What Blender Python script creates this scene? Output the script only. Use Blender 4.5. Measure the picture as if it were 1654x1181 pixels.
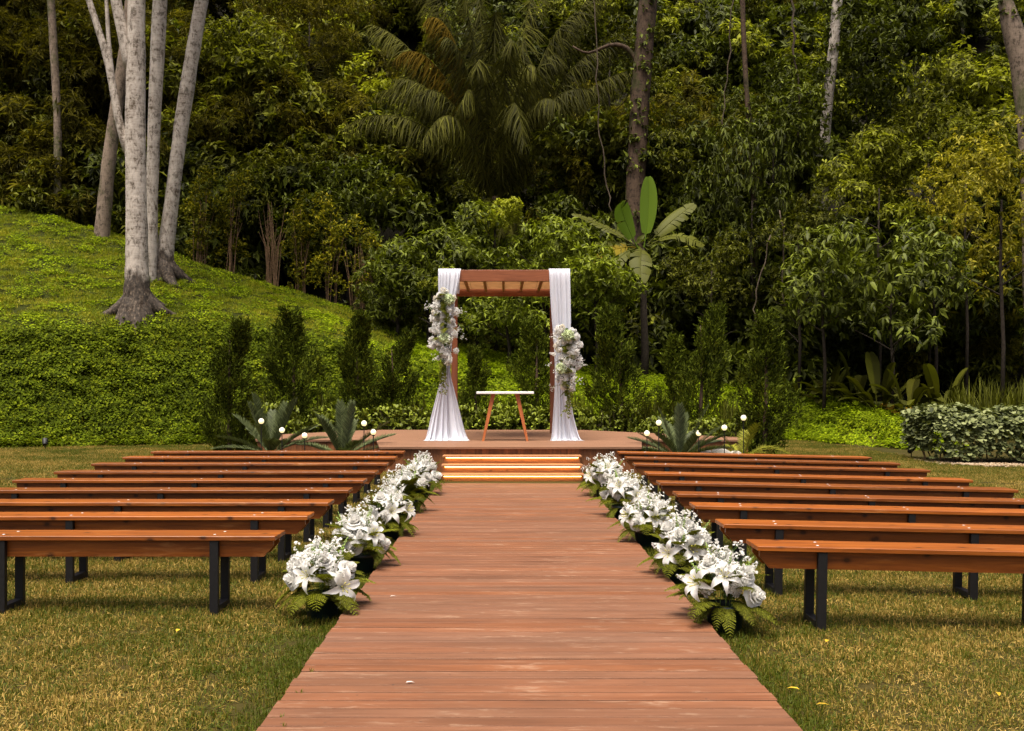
import bpy, math, random
import numpy as np
from mathutils import Vector, Matrix, Euler

# ---------------------------------------------------------------- scene start
for o in list(bpy.data.objects):
    bpy.data.objects.remove(o)
scene = bpy.context.scene
COL = scene.collection
PI = math.pi
R = math.radians

# ---------------------------------------------------------------- camera
FPX, HX, HY, CAMZ = 1608.0, 815.0, 633.0, 1.30     # focal length in pixels, horizon / vanishing point of the aisle
cam_d = bpy.data.cameras.new('camera')
cam_d.sensor_width = 36.0
cam_d.lens = 35.0
cam_d.shift_x = (827.0 - HX) / 1654.0
cam_d.shift_y = (HY - 590.5) / 1654.0
cam_d.clip_start = 0.1
cam_d.clip_end = 600.0
cam = bpy.data.objects.new('camera', cam_d)
COL.objects.link(cam)
cam.location = (0, 0, CAMZ)
cam.rotation_euler = (R(90), 0, 0)
scene.camera = cam

# ---------------------------------------------------------------- light
SUN_EL, SUN_AZ = 73.0, 203.0          # azimuth clockwise from +Y: the sun stands behind the camera, a little left
world = bpy.data.worlds.new('World')
scene.world = world
world.use_nodes = True
wn = world.node_tree.nodes
wl = world.node_tree.links
bgn = wn['Background']
sky = wn.new('ShaderNodeTexSky')
sky.sky_type = 'NISHITA'
sky.sun_disc = False
sky.sun_elevation = R(SUN_EL)
sky.sun_rotation = R(SUN_AZ)
sky.air_density = 0.45
sky.dust_density = 7.0
sky.ozone_density = 0.3
wl.new(sky.outputs['Color'], bgn.inputs['Color'])
bgn.inputs['Strength'].default_value = 0.068
sun_d = bpy.data.lights.new('sun', 'SUN')
sun_d.energy = 1.5
sun_d.angle = R(34)
sun_d.color = (1.0, 0.95, 0.86)
sun = bpy.data.objects.new('sun', sun_d)
COL.objects.link(sun)
sd = Vector((math.sin(R(SUN_AZ)) * math.cos(R(SUN_EL)), math.cos(R(SUN_AZ)) * math.cos(R(SUN_EL)), math.sin(R(SUN_EL))))
sun.rotation_euler = sd.to_track_quat('Z', 'Y').to_euler()
scene.view_settings.view_transform = 'Standard'
scene.view_settings.look = 'None'
scene.view_settings.exposure = 1.85
scene.view_settings.gamma = 1.0
scene.view_settings.use_curve_mapping = False
scene.render.engine = 'CYCLES'
scene.cycles.use_light_tree = False
scene.cycles.max_bounces = 4
scene.cycles.diffuse_bounces = 2
scene.cycles.glossy_bounces = 2
scene.cycles.transmission_bounces = 2
scene.cycles.transparent_max_bounces = 4
scene.cycles.use_denoising = True
scene.cycles.use_adaptive_sampling = True
scene.cycles.adaptive_threshold = 0.015


def at(x, y, Y):
    """world point seen at photo pixel (x, y) at the distance Y along the aisle"""
    return Vector(((x - HX) * Y / FPX, Y, CAMZ - (y - HY) * Y / FPX))


# ---------------------------------------------------------------- materials
def new_mat(name):
    m = bpy.data.materials.new(name)
    m.use_nodes = True
    nt = m.node_tree
    b = nt.nodes['Principled BSDF']
    return m, nt, b


def rgba(c):
    return (c[0], c[1], c[2], 1.0)


def ramp(nt, fac, stops):
    n = nt.nodes.new('ShaderNodeValToRGB')
    el = n.color_ramp.elements
    while len(el) < len(stops):
        el.new(0.5)
    for e, (p, c) in zip(el, stops):
        e.position = p
        e.color = rgba(c)
    nt.links.new(fac, n.inputs[0])
    return n.outputs[0]


def mixc(nt, fac, a, b, mode='MIX'):
    n = nt.nodes.new('ShaderNodeMix')
    n.data_type = 'RGBA'
    n.blend_type = mode
    for s, v in ((n.inputs[0], fac), (n.inputs[6], a), (n.inputs[7], b)):
        if hasattr(v, 'is_output'):
            nt.links.new(v, s)
        elif isinstance(v, (tuple, list)):
            s.default_value = rgba(v)
        else:
            s.default_value = v
    return n.outputs[2]


def math_n(nt, op, a, b=0.0, clamp=False):
    n = nt.nodes.new('ShaderNodeMath')
    n.operation = op
    n.use_clamp = clamp
    for s, v in ((n.inputs[0], a), (n.inputs[1], b)):
        if hasattr(v, 'is_output'):
            nt.links.new(v, s)
        else:
            s.default_value = v
    return n.outputs[0]


def noise(nt, vec, scale, detail=3.0, rough=0.55, dist=0.0):
    n = nt.nodes.new('ShaderNodeTexNoise')
    n.inputs['Scale'].default_value = scale
    n.inputs['Detail'].default_value = detail
    n.inputs['Roughness'].default_value = rough
    n.inputs['Distortion'].default_value = dist
    if vec is not None:
        nt.links.new(vec, n.inputs['Vector'])
    return n.outputs['Fac']


def mapping(nt, vec, scale=(1, 1, 1), loc=None):
    n = nt.nodes.new('ShaderNodeMapping')
    n.inputs['Scale'].default_value = scale
    nt.links.new(vec, n.inputs['Vector'])
    if loc is not None:
        nt.links.new(loc, n.inputs['Location'])
    return n.outputs[0]


def bump(nt, b, h, strength=0.3, dist=0.01):
    n = nt.nodes.new('ShaderNodeBump')
    n.inputs['Strength'].default_value = strength
    n.inputs['Distance'].default_value = dist
    nt.links.new(h, n.inputs['Height'])
    nt.links.new(n.outputs[0], b.inputs['Normal'])


def leaf_mat(name, cols, rough=0.5, trans=0.3, spec=0.35, hue=0.25, warm=0.95, patch=0.0):
    """cols: dark .. light leaf colours, picked leaf by leaf; every plant also differs a little"""
    cols = [(max(c[0], warm * c[1]), c[1], min(c[2], 0.085 * c[1]) if warm > 0 else c[2]) for c in cols]
    spec *= 0.33
    rough = min(0.9, rough + 0.15)
    m, nt, b = new_mat(name)
    g = nt.nodes.new('ShaderNodeNewGeometry')
    oi = nt.nodes.new('ShaderNodeObjectInfo')
    k = len(cols)
    c = ramp(nt, g.outputs['Random Per Island'], [(i / max(1, k - 1), cols[i]) for i in range(k)])
    v = math_n(nt, 'ADD', math_n(nt, 'MULTIPLY', oi.outputs['Random'], 2 * hue), 1.0 - hue)
    cc = nt.nodes.new('ShaderNodeCombineColor')
    for i in range(3):
        nt.links.new(v, cc.inputs[i])
    c = mixc(nt, 1.0, c, cc.outputs[0], 'MULTIPLY')
    if patch > 0:
        # older, yellower and fresher patches of the same plant
        pn = noise(nt, g.outputs['Position'], 0.9, 4, 0.6)
        c = mixc(nt, 1.0, c, ramp(nt, pn, [(0.34, (1 - patch, 1 - patch, 1 - patch)), (0.5, (1, 1, 1)), (0.66, (1 + patch * .9, 1 + patch * .6, 1))]), 'MULTIPLY')
    nt.links.new(c, b.inputs['Base Color'])
    b.inputs['Roughness'].default_value = rough
    b.inputs['Specular IOR Level'].default_value = spec
    if trans > 0:
        t = nt.nodes.new('ShaderNodeBsdfTranslucent')
        nt.links.new(mixc(nt, 1.0, c, (1.25, 1.3, 0.55), 'MULTIPLY'), t.inputs['Color'])
        mx = nt.nodes.new('ShaderNodeMixShader')
        mx.inputs[0].default_value = trans
        nt.links.new(b.outputs[0], mx.inputs[1])
        nt.links.new(t.outputs[0], mx.inputs[2])
        nt.links.new(mx.outputs[0], nt.nodes['Material Output'].inputs['Surface'])
    return m


def wood_mat(name, dark, mid, light, axis='X', rough=0.5, spec=0.4, wear=None, wear_amt=0.0, knots=0.0, vary=0.25, grain=1.0):
    m, nt, b = new_mat(name)
    tc = nt.nodes.new('ShaderNodeTexCoord')
    oi = nt.nodes.new('ShaderNodeObjectInfo')
    off = nt.nodes.new('ShaderNodeCombineXYZ')
    r = oi.outputs['Random']
    nt.links.new(math_n(nt, 'MULTIPLY', r, 91.0), off.inputs[0])
    nt.links.new(math_n(nt, 'MULTIPLY', r, 57.0), off.inputs[1])
    nt.links.new(math_n(nt, 'MULTIPLY', r, 33.0), off.inputs[2])
    sc = {'X': (1.0, 16, 16), 'Y': (16, 1.0, 16), 'Z': (16, 16, 1.0)}[axis]
    v = mapping(nt, tc.outputs['Object'], sc, off.outputs[0])
    g1 = noise(nt, v, 1.6 * grain, 5, 0.6, 0.6)
    g2 = noise(nt, v, 7.0 * grain, 3, 0.6, 0.2)
    f = math_n(nt, 'ADD', math_n(nt, 'MULTIPLY', g1, 0.75), math_n(nt, 'MULTIPLY', g2, 0.25))
    c = ramp(nt, f, [(0.30, dark), (0.5, mid), (0.72, light)])
    # each board its own tone
    vv = math_n(nt, 'ADD', math_n(nt, 'MULTIPLY', r, 2 * vary), 1.0 - vary)
    cc = nt.nodes.new('ShaderNodeCombineColor')
    for i in range(3):
        nt.links.new(vv, cc.inputs[i])
    c = mixc(nt, 1.0, c, cc.outputs[0], 'MULTIPLY')
    if knots > 0:
        vo = nt.nodes.new('ShaderNodeTexVoronoi')
        vo.voronoi_dimensions = '2D'
        vo.inputs['Scale'].default_value = 1.0
        sx_ = nt.nodes.new('ShaderNodeSeparateXYZ')
        nt.links.new(mapping(nt, tc.outputs['Object'], (1, 1, 1), off.outputs[0]), sx_.inputs[0])
        cv = nt.nodes.new('ShaderNodeCombineXYZ')
        nt.links.new(math_n(nt, 'MULTIPLY', sx_.outputs[0], 3.0), cv.inputs[0])
        nt.links.new(math_n(nt, 'MULTIPLY', math_n(nt, 'ADD', sx_.outputs[1], sx_.outputs[2]), 4.2), cv.inputs[1])
        nt.links.new(cv.outputs[0], vo.inputs['Vector'])
        kf = ramp(nt, vo.outputs['Distance'], [(0.035, (1, 1, 1)), (0.06, (0.45, 0.45, 0.45)), (0.11, (0, 0, 0))])
        c = mixc(nt, math_n(nt, 'MULTIPLY', kf, knots), c, tuple(x * 0.25 for x in dark))
    rough_out = None
    if wear is not None:
        wv = mapping(nt, tc.outputs['Object'], {'X': (0.9, 5, 5), 'Y': (5, 0.9, 5), 'Z': (5, 5, 0.9)}[axis], off.outputs[0])
        w1 = noise(nt, wv, 2.2, 6, 0.62, 0.5)
        wf = ramp(nt, w1, [(0.60 - 0.12 * wear_amt, (0, 0, 0)), (0.72, (1, 1, 1))])
        c = mixc(nt, math_n(nt, 'MULTIPLY', wf, 0.75), c, wear)
        # dull grimy patches with their own outline
        w2 = noise(nt, mapping(nt, tc.outputs['Object'], (0.8, 2.5, 2.5), off.outputs[0]), 1.3, 4, 0.6)
        c = mixc(nt, math_n(nt, 'MULTIPLY', ramp(nt, w2, [(0.5, (0, 0, 0)), (0.75, (1, 1, 1))]), 0.35), c, tuple(x * 0.5 for x in dark))
    nt.links.new(c, b.inputs['Base Color'])
    rr = math_n(nt, 'ADD', math_n(nt, 'MULTIPLY', g2, 0.3), rough - 0.15)
    nt.links.new(rr, b.inputs['Roughness'])
    b.inputs['Specular IOR Level'].default_value = spec
    bump(nt, b, f, 0.35, 0.004)
    return m


def plain_mat(name, col, rough=0.6, spec=0.3, metal=0.0, var=0.0, vscale=20.0, trans=0.0, col2=None):
    m, nt, b = new_mat(name)
    c = None
    tc = nt.nodes.new('ShaderNodeTexCoord')
    n = noise(nt, tc.outputs['Object'], vscale, 4)
    c2 = col2 if col2 else tuple(x * (1 - var) for x in col)
    c = ramp(nt, n, [(0.35, c2), (0.62, col)])
    nt.links.new(c, b.inputs['Base Color'])
    b.inputs['Roughness'].default_value = rough
    b.inputs['Specular IOR Level'].default_value = spec
    b.inputs['Metallic'].default_value = metal
    if trans > 0:
        t = nt.nodes.new('ShaderNodeBsdfTranslucent')
        nt.links.new(c, t.inputs['Color'])
        mx = nt.nodes.new('ShaderNodeMixShader')
        mx.inputs[0].default_value = trans
        nt.links.new(b.outputs[0], mx.inputs[1])
        nt.links.new(t.outputs[0], mx.inputs[2])
        nt.links.new(mx.outputs[0], nt.nodes['Material Output'].inputs['Surface'])
    return m


def emit_mat(name, col, strength):
    m, nt, b = new_mat(name)
    b.inputs['Base Color'].default_value = rgba((0.8, 0.78, 0.7))
    b.inputs['Emission Color'].default_value = rgba(col)
    b.inputs['Emission Strength'].default_value = strength
    b.inputs['Roughness'].default_value = 0.4
    return m


def bark_mat(name, light, dark, moss=None, blotch=0.5, ring=0.6, foot=None):
    m, nt, b = new_mat(name)
    tc = nt.nodes.new('ShaderNodeTexCoord')
    g = nt.nodes.new('ShaderNodeNewGeometry')
    p = g.outputs['Position']
    n1 = noise(nt, mapping(nt, p, (5, 5, 1.6)), 1.0, 6, 0.65, 0.8)
    n2 = noise(nt, mapping(nt, p, (3, 3, 14)), 1.0, 5, 0.65, 0.6)
    n3 = noise(nt, mapping(nt, p, (22, 22, 12)), 1.0, 4, 0.6)
    f = math_n(nt, 'ADD', math_n(nt, 'MULTIPLY', n1, blotch), math_n(nt, 'ADD', math_n(nt, 'MULTIPLY', n2, ring * 0.6), math_n(nt, 'MULTIPLY', n3, 0.35)))
    mx_ = blotch + ring * 0.6 + 0.35
    c = ramp(nt, math_n(nt, 'DIVIDE', f, mx_), [(0.40, dark), (0.455, tuple(a * .62 + d * .38 for a, d in zip(light, dark))), (0.53, light), (0.66, tuple(min(1, a * 1.3) for a in light))])
    spots = noise(nt, mapping(nt, p, (7, 7, 4)), 1.0, 5, 0.7, 0.4)
    c = mixc(nt, math_n(nt, 'MULTIPLY', ramp(nt, spots, [(0.55, (0, 0, 0)), (0.62, (1, 1, 1))]), 0.7), c, tuple(x * 0.7 for x in dark))
    if moss:
        n4 = noise(nt, mapping(nt, p, (1.2, 1.2, 0.8)), 1.0, 5, 0.7)
        c = mixc(nt, math_n(nt, 'MULTIPLY', ramp(nt, n4, [(0.52, (0, 0, 0)), (0.62, (1, 1, 1))]), 0.7), c, moss)
    if foot is not None:
        # soil-stained, peeling foot of the trunk with a ragged upper limit
        sz = nt.nodes.new('ShaderNodeSeparateXYZ')
        nt.links.new(p, sz.inputs[0])
        hgt = math_n(nt, 'SUBTRACT', math_n(nt, 'ADD', sz.outputs[2], math_n(nt, 'MULTIPLY', n1, -1.3)), foot - 0.65)
        ff = ramp(nt, hgt, [(0.0, (1, 1, 1)), (0.22, (0, 0, 0))])
        c = mixc(nt, math_n(nt, 'MULTIPLY', ff, 0.9), c, ramp(nt, n3, [(0.38, (0.010, 0.007, 0.005)), (0.56, (0.040, 0.027, 0.017)), (0.70, (0.15, 0.11, 0.075))]))
    nt.links.new(c, b.inputs['Base Color'])
    b.inputs['Roughness'].default_value = 0.85
    b.inputs['Specular IOR Level'].default_value = 0.15
    bump(nt, b, f, 0.8, 0.03)
    return m


def walk_mat():
    m, nt, b = new_mat('worn_walkway_planks')
    tc = nt.nodes.new('ShaderNodeTexCoord')
    g = nt.nodes.new('ShaderNodeNewGeometry')
    oi = nt.nodes.new('ShaderNodeObjectInfo')
    r = oi.outputs['Random']
    off = nt.nodes.new('ShaderNodeCombineXYZ')
    nt.links.new(math_n(nt, 'MULTIPLY', r, 91.0), off.inputs[0])
    nt.links.new(math_n(nt, 'MULTIPLY', r, 57.0), off.inputs[1])
    ob = tc.outputs['Object']
    fine = noise(nt, mapping(nt, ob, (2.5, 60, 60), off.outputs[0]), 1.0, 4, 0.65)
    broad = noise(nt, mapping(nt, ob, (1.3, 9, 9), off.outputs[0]), 1.0, 4, 0.6, 0.4)
    c = ramp(nt, math_n(nt, 'ADD', math_n(nt, 'MULTIPLY', fine, 0.45), math_n(nt, 'MULTIPLY', broad, 0.55)),
             [(0.32, (0.108, 0.046, 0.023)), (0.5, (0.164, 0.072, 0.036)), (0.68, (0.210, 0.097, 0.050))])
    # some boards redder, some greyer
    tone = ramp(nt, r, [(0.0, (0.86, 0.84, 0.84)), (0.2, (1.10, 0.90, 0.68)), (0.4, (0.95, 1.02, 1.14)), (0.6, (1.10, 0.96, 0.84)), (0.8, (0.90, 0.90, 0.92)), (1.0, (1.14, 1.16, 1.20))])
    c = mixc(nt, 1.0, c, tone, 'MULTIPLY')
    # foot-worn patches where the stain is gone
    p = g.outputs['Position']
    w1 = noise(nt, mapping(nt, ob, (2.2, 9, 9), off.outputs[0]), 1.0, 7, 0.68, 0.6)
    w2 = noise(nt, mapping(nt, ob, (6, 30, 30), off.outputs[0]), 1.0, 6, 0.7, 0.8)
    wf = ramp(nt, math_n(nt, 'ADD', math_n(nt, 'MULTIPLY', w1, 0.5), math_n(nt, 'MULTIPLY', w2, 0.5)), [(0.545, (0, 0, 0)), (0.60, (0.5, 0.5, 0.5)), (0.65, (1, 1, 1))])
    c = mixc(nt, math_n(nt, 'MULTIPLY', wf, 0.6), c, (0.36, 0.24, 0.155))
    # trodden-in dirt
    w3 = noise(nt, mapping(nt, p, (1.0, 1.6, 1)), 1.0, 5, 0.65)
    c = mixc(nt, math_n(nt, 'MULTIPLY', ramp(nt, w3, [(0.48, (0, 0, 0)), (0.68, (1, 1, 1))]), 0.45), c, (0.11, 0.055, 0.030))
    # nail heads and small specks
    vo = nt.nodes.new('ShaderNodeTexVoronoi')
    vo.inputs['Scale'].default_value = 9.0
    nt.links.new(p, vo.inputs['Vector'])
    sp = ramp(nt, vo.outputs['Distance'], [(0.03, (1, 1, 1)), (0.06, (0, 0, 0))])
    c = mixc(nt, math_n(nt, 'MULTIPLY', sp, 0.7), c, (0.05, 0.03, 0.02))
    nt.links.new(c, b.inputs['Base Color'])
    nt.links.new(math_n(nt, 'ADD', math_n(nt, 'MULTIPLY', broad, 0.25), 0.5), b.inputs['Roughness'])
    b.inputs['Specular IOR Level'].default_value = 0.2
    bump(nt, b, fine, 0.5, 0.003)
    return m


M = {}
M['walk'] = walk_mat()
M['plank_edge'] = plain_mat('plank_edge_shade', (0.035, 0.020, 0.012), 0.9, 0.1, var=0.4)  # dark colour puts the shade of the gaps on the plank sides
M['deck'] = wood_mat('stage_deck_wood', (0.155, 0.078, 0.042), (0.22, 0.112, 0.062), (0.28, 0.145, 0.082), 'X', 0.6, 0.25, wear=(0.30, 0.17, 0.10), wear_amt=0.1, vary=0.08)
M['fascia'] = wood_mat('stage_fascia_wood', (0.11, 0.040, 0.014), (0.20, 0.075, 0.026), (0.30, 0.115, 0.042), 'Z', 0.55, 0.3, vary=0.28)
M['bench'] = wood_mat('varnished_bench_wood', (0.10, 0.025, 0.0028), (0.215, 0.056, 0.0055), (0.35, 0.104, 0.011), 'X', 0.42, 0.36, wear=(0.42, 0.17, 0.05), wear_amt=0.0, knots=0.85, vary=0.28)
M['pergola'] = wood_mat('pergola_wood', (0.15, 0.045, 0.016), (0.25, 0.078, 0.028), (0.32, 0.105, 0.040), 'X', 0.5, 0.35, vary=0.12)
M['pergola_post'] = wood_mat('pergola_post_wood', (0.13, 0.040, 0.014), (0.21, 0.065, 0.024), (0.28, 0.09, 0.035), 'Z', 0.5, 0.35, vary=0.1)
M['roof_panel'] = plain_mat('pale_roof_panel', (0.60, 0.42, 0.26), 0.6, 0.2, var=0.15, vscale=6, trans=0.55)
M['step'] = wood_mat('step_wood', (0.20, 0.085, 0.030), (0.32, 0.14, 0.05), (0.42, 0.19, 0.07), 'X', 0.5, 0.35, knots=0.5, vary=0.15)
M['leg'] = plain_mat('black_steel', (0.007, 0.006, 0.006), 0.5, 0.4, var=0.4, vscale=60)
M['screw'] = plain_mat('bright_screw', (0.75, 0.75, 0.75), 0.35, 0.5, metal=0.3)
M['white_top'] = plain_mat('white_laminate', (0.78, 0.76, 0.72), 0.4, 0.4, var=0.05)
M['table_leg'] = wood_mat('table_leg_wood', (0.22, 0.055, 0.012), (0.36, 0.10, 0.022), (0.46, 0.14, 0.032), 'Z', 0.45, 0.4, vary=0.1)
M['cloth'] = plain_mat('sheer_white_cloth', (0.86, 0.88, 0.94), 0.85, 0.1, var=0.04, vscale=9, trans=0.40)
M['petal'] = plain_mat('white_petal', (0.89, 0.87, 0.81), 0.6, 0.2, var=0.05, vscale=30, trans=0.48)
M['cream'] = plain_mat('cream_petal', (0.88, 0.82, 0.68), 0.6, 0.2, var=0.1, vscale=30, trans=0.48)
M['green_petal'] = plain_mat('pale_green_petal', (0.60, 0.68, 0.38), 0.6, 0.2, var=0.2, vscale=30, trans=0.25)
M['stamen'] = plain_mat('yellow_green_stamen', (0.50, 0.45, 0.10), 0.6, 0.2)
M['stem'] = plain_mat('flower_stem_green', (0.10, 0.17, 0.03), 0.55, 0.3, var=0.4, vscale=20)
M['bud'] = plain_mat('green_bud', (0.30, 0.42, 0.10), 0.55, 0.3, var=0.3, vscale=40)
M['fern'] = leaf_mat('fern_leaf', [(0.05, 0.08, 0.012), (0.10, 0.145, 0.02), (0.17, 0.21, 0.03)], 0.5, 0.3)
M['pot'] = plain_mat('dark_green_pot', (0.006, 0.016, 0.012), 0.45, 0.45, var=0.4, vscale=30)
M['globe'] = emit_mat('lamp_globe_lit', (1.0, 0.80, 0.36), 0.30)
M['led'] = emit_mat('step_light_lit', (1.0, 0.50, 0.13), 6.5)
M['rock'] = plain_mat('pale_rock', (0.50, 0.46, 0.38), 0.85, 0.2, var=0.45, vscale=7)
M['pebble'] = leaf_mat('pebble', [(0.20, 0.13, 0.07), (0.38, 0.27, 0.16), (0.50, 0.40, 0.28)], 0.8, 0.0, 0.2, warm=0)
M['bark_white'] = bark_mat('pale_lichen_bark', (0.46, 0.40, 0.33), (0.10, 0.075, 0.05), blotch=0.6, ring=0.7)
M['bark_rooted'] = bark_mat('pale_lichen_bark_with_dark_foot', (0.46, 0.40, 0.33), (0.10, 0.075, 0.05), blotch=0.6, ring=0.7, foot=3.95)
M['bark_rooted_back'] = bark_mat('pale_bark_with_brown_foot', (0.46, 0.40, 0.33), (0.10, 0.075, 0.05), blotch=0.6, ring=0.7, foot=4.95)
M['bark_root'] = bark_mat('root_bark', (0.16, 0.115, 0.08), (0.03, 0.02, 0.013), blotch=0.8, ring=0.2)
M['bark_grey'] = bark_mat('grey_brown_bark', (0.24, 0.18, 0.13), (0.06, 0.045, 0.03), moss=(0.06, 0.07, 0.02))
M['bark_brown'] = bark_mat('brown_bark', (0.085, 0.055, 0.035), (0.018, 0.012, 0.008), moss=(0.05, 0.055, 0.015))
M['vine'] = plain_mat('woody_vine', (0.17, 0.12, 0.075), 0.8, 0.15, var=0.4)
M['twig'] = plain_mat('dry_stalk', (0.26, 0.16, 0.085), 0.85, 0.1, var=0.5)
M['trunk_dim'] = plain_mat('dim_trunk_bark', (0.045, 0.035, 0.025), 0.9, 0.1, var=0.5)
M['branch'] = plain_mat('shrub_branch', (0.10, 0.075, 0.05), 0.85, 0.15, var=0.4)


# ---------------------------------------------------------------- mesh helpers
class MB:
    def __init__(self):
        self.v, self.f = [], []

    def add(self, vs, fs):
        b = len(self.v)
        self.v += [tuple(p) for p in vs]
        self.f += [tuple(i + b for i in q) for q in fs]
        return self

    def box(self, c, s, rot=None):
        hx, hy, hz = s[0] / 2, s[1] / 2, s[2] / 2
        vs = [Vector((x, y, z)) for x in (-hx, hx) for y in (-hy, hy) for z in (-hz, hz)]
        if rot is not None:
            vs = [rot @ p for p in vs]
        c = Vector(c)
        return self.add([p + c for p in vs], [(0, 1, 3, 2), (4, 6, 7, 5), (0, 4, 5, 1), (2, 3, 7, 6), (0, 2, 6, 4), (1, 5, 7, 3)])

    def bbox(self, c, s, ch=0.004):
        """box with chamfered edges"""
        hx, hy, hz = s[0] / 2, s[1] / 2, s[2] / 2
        vs, idx = [], {}
        for sx in (-1, 1):
            for sy in (-1, 1):
                for sz in (-1, 1):
                    for k in range(3):
                        p = [sx * (hx - (ch if k != 0 else 0)), sy * (hy - (ch if k != 1 else 0)), sz * (hz - (ch if k != 2 else 0))]
                        idx[(sx, sy, sz, k)] = len(vs)
                        vs.append((p[0] + c[0], p[1] + c[1], p[2] + c[2]))
        fs = []
        order = [(-1, -1), (1, -1), (1, 1), (-1, 1)]
        for k in range(3):
            a1, a2 = (k + 1) % 3, (k + 2) % 3
            for s_ in (-1, 1):
                q = []
                for (u, w) in order:
                    t = [0, 0, 0]
                    t[k], t[a1], t[a2] = s_, u, w
                    q.append(idx[(t[0], t[1], t[2], k)])
                fs.append(tuple(q if s_ > 0 else q[::-1]))
        for k in range(3):
            a1, a2 = (k + 1) % 3, (k + 2) % 3
            for s1 in (-1, 1):
                for s2 in (-1, 1):
                    t = [0, 0, 0]
                    t[a1], t[a2] = s1, s2
                    lo, hi = list(t), list(t)
                    lo[k], hi[k] = -1, 1
                    q = [idx[(*lo, a1)], idx[(*hi, a1)], idx[(*hi, a2)], idx[(*lo, a2)]]
                    fs.append(tuple(q if s1 * s2 > 0 else q[::-1]))
        for sx in (-1, 1):
            for sy in (-1, 1):
                for sz in (-1, 1):
                    q = [idx[(sx, sy, sz, k)] for k in range(3)]
                    fs.append(tuple(q if sx * sy * sz > 0 else q[::-1]))
        return self.add(vs, fs)

    def tube(self, pts, rad, n=8, cap=True, wob=0.0, seed=0):
        rnd = random.Random(seed)
        pts = [Vector(p) for p in pts]
        rings = []
        prev = None
        for i, p in enumerate(pts):
            d = (pts[min(i + 1, len(pts) - 1)] - pts[max(i - 1, 0)])
            if d.length < 1e-9:
                d = Vector((0, 0, 1))
            d.normalize()
            if prev is None:
                a = Vector((1, 0, 0)) if abs(d.x) < 0.9 else Vector((0, 1, 0))
                u = (a - d * a.dot(d)).normalized()
            else:
                u = (prev - d * prev.dot(d))
                u = u.normalized() if u.length > 1e-6 else Vector((1, 0, 0))
            prev = u
            w = d.cross(u)
            r = rad[i] if hasattr(rad, '__len__') else rad
            rings.append([p + (u * math.cos(2 * PI * k / n) + w * math.sin(2 * PI * k / n)) * r * (1 + wob * rnd.uniform(-1, 1)) for k in range(n)])
        vs = [q for rg in rings for q in rg]
        fs = []
        for i in range(len(rings) - 1):
            for k in range(n):
                a, b = i * n + k, i * n + (k + 1) % n
                fs.append((a, b, b + n, a + n))
        if cap:
            fs.append(tuple(range(n))[::-1])
            fs.append(tuple((len(rings) - 1) * n + k for k in range(n)))
        return self.add(vs, fs)

    def lathe(self, prof, n=16, c=(0, 0, 0)):
        vs = []
        for (r, z) in prof:
            for k in range(n):
                a = 2 * PI * k / n
                vs.append((c[0] + r * math.cos(a), c[1] + r * math.sin(a), c[2] + z))
        fs = []
        for i in range(len(prof) - 1):
            for k in range(n):
                a, b = i * n + k, i * n + (k + 1) % n
                fs.append((a, b, b + n, a + n))
        return self.add(vs, fs)

    def prism(self, poly, a, b, axis='X'):
        """polygon in the two other axes, extruded from a to b along axis"""
        n = len(poly)
        def P(t, q):
            return {'X': (t, q[0], q[1]), 'Y': (q[0], t, q[1]), 'Z': (q[0], q[1], t)}[axis]
        vs = [P(a, q) for q in poly] + [P(b, q) for q in poly]
        fs = [tuple(range(n))[::-1], tuple(range(n, 2 * n))]
        for k in range(n):
            j = (k + 1) % n
            fs.append((k, j, j + n, k + n))
        return self.add(vs, fs)

    def mesh(self, name, mat, smooth=False):
        me = bpy.data.meshes.new(name)
        me.from_pydata(self.v, [], self.f)
        me.materials.append(mat)
        if smooth:
            me.polygons.foreach_set('use_smooth', [True] * len(me.polygons))
        me.update()
        return me

    def build(self, name, mat, parent=None, smooth=False):
        return put(name, self.mesh(name, mat, smooth), parent)


def fix_normals(me):
    import bmesh
    bm = bmesh.new()
    bm.from_mesh(me)
    bmesh.ops.recalc_face_normals(bm, faces=bm.faces)
    bm.to_mesh(me)
    bm.free()


def put(name, me, parent=None, loc=None, rot=None, scale=None, mw=None):
    o = bpy.data.objects.new(name, me)
    COL.objects.link(o)
    if parent is not None:
        o.parent = parent
    if mw is not None:
        o.matrix_local = mw
    if loc is not None:
        o.location = loc
    if rot is not None:
        o.rotation_euler = rot
    if scale is not None:
        o.scale = (scale,) * 3 if not hasattr(scale, '__len__') else scale
    return o


def tag(o, label=None, cat=None, group=None, kind=None):
    for k, v in (('label', label), ('category', cat), ('group', group), ('kind', kind)):
        if v:
            o[k] = v
    return o


def empty(name, loc=(0, 0, 0), rz=0.0):
    o = bpy.data.objects.new(name, None)
    o.empty_display_size = 0.2
    COL.objects.link(o)
    o.location = loc
    o.rotation_euler = (0, 0, rz)
    return o


def copy_tree(o, parent=None):
    c = o.copy()
    COL.objects.link(c)
    c.parent = parent
    for ch in o.children:
        copy_tree(ch, c)
    return c


def tri_mesh(name, V, F, mat, smooth=False):
    """fast mesh from numpy arrays of vertices and triangles"""
    me = bpy.data.meshes.new(name)
    V = np.ascontiguousarray(V, dtype=np.float32)
    F = np.ascontiguousarray(F, dtype=np.int32)
    me.vertices.add(len(V))
    me.vertices.foreach_set('co', V.ravel())
    me.loops.add(F.size)
    me.loops.foreach_set('vertex_index', F.ravel())
    me.polygons.add(len(F))
    me.polygons.foreach_set('loop_start', np.arange(0, F.size, 3, dtype=np.int32))
    if smooth:
        me.polygons.foreach_set('use_smooth', np.ones(len(F), dtype=bool))
    me.materials.append(mat)
    me.update(calc_edges=True)
    return me


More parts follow.
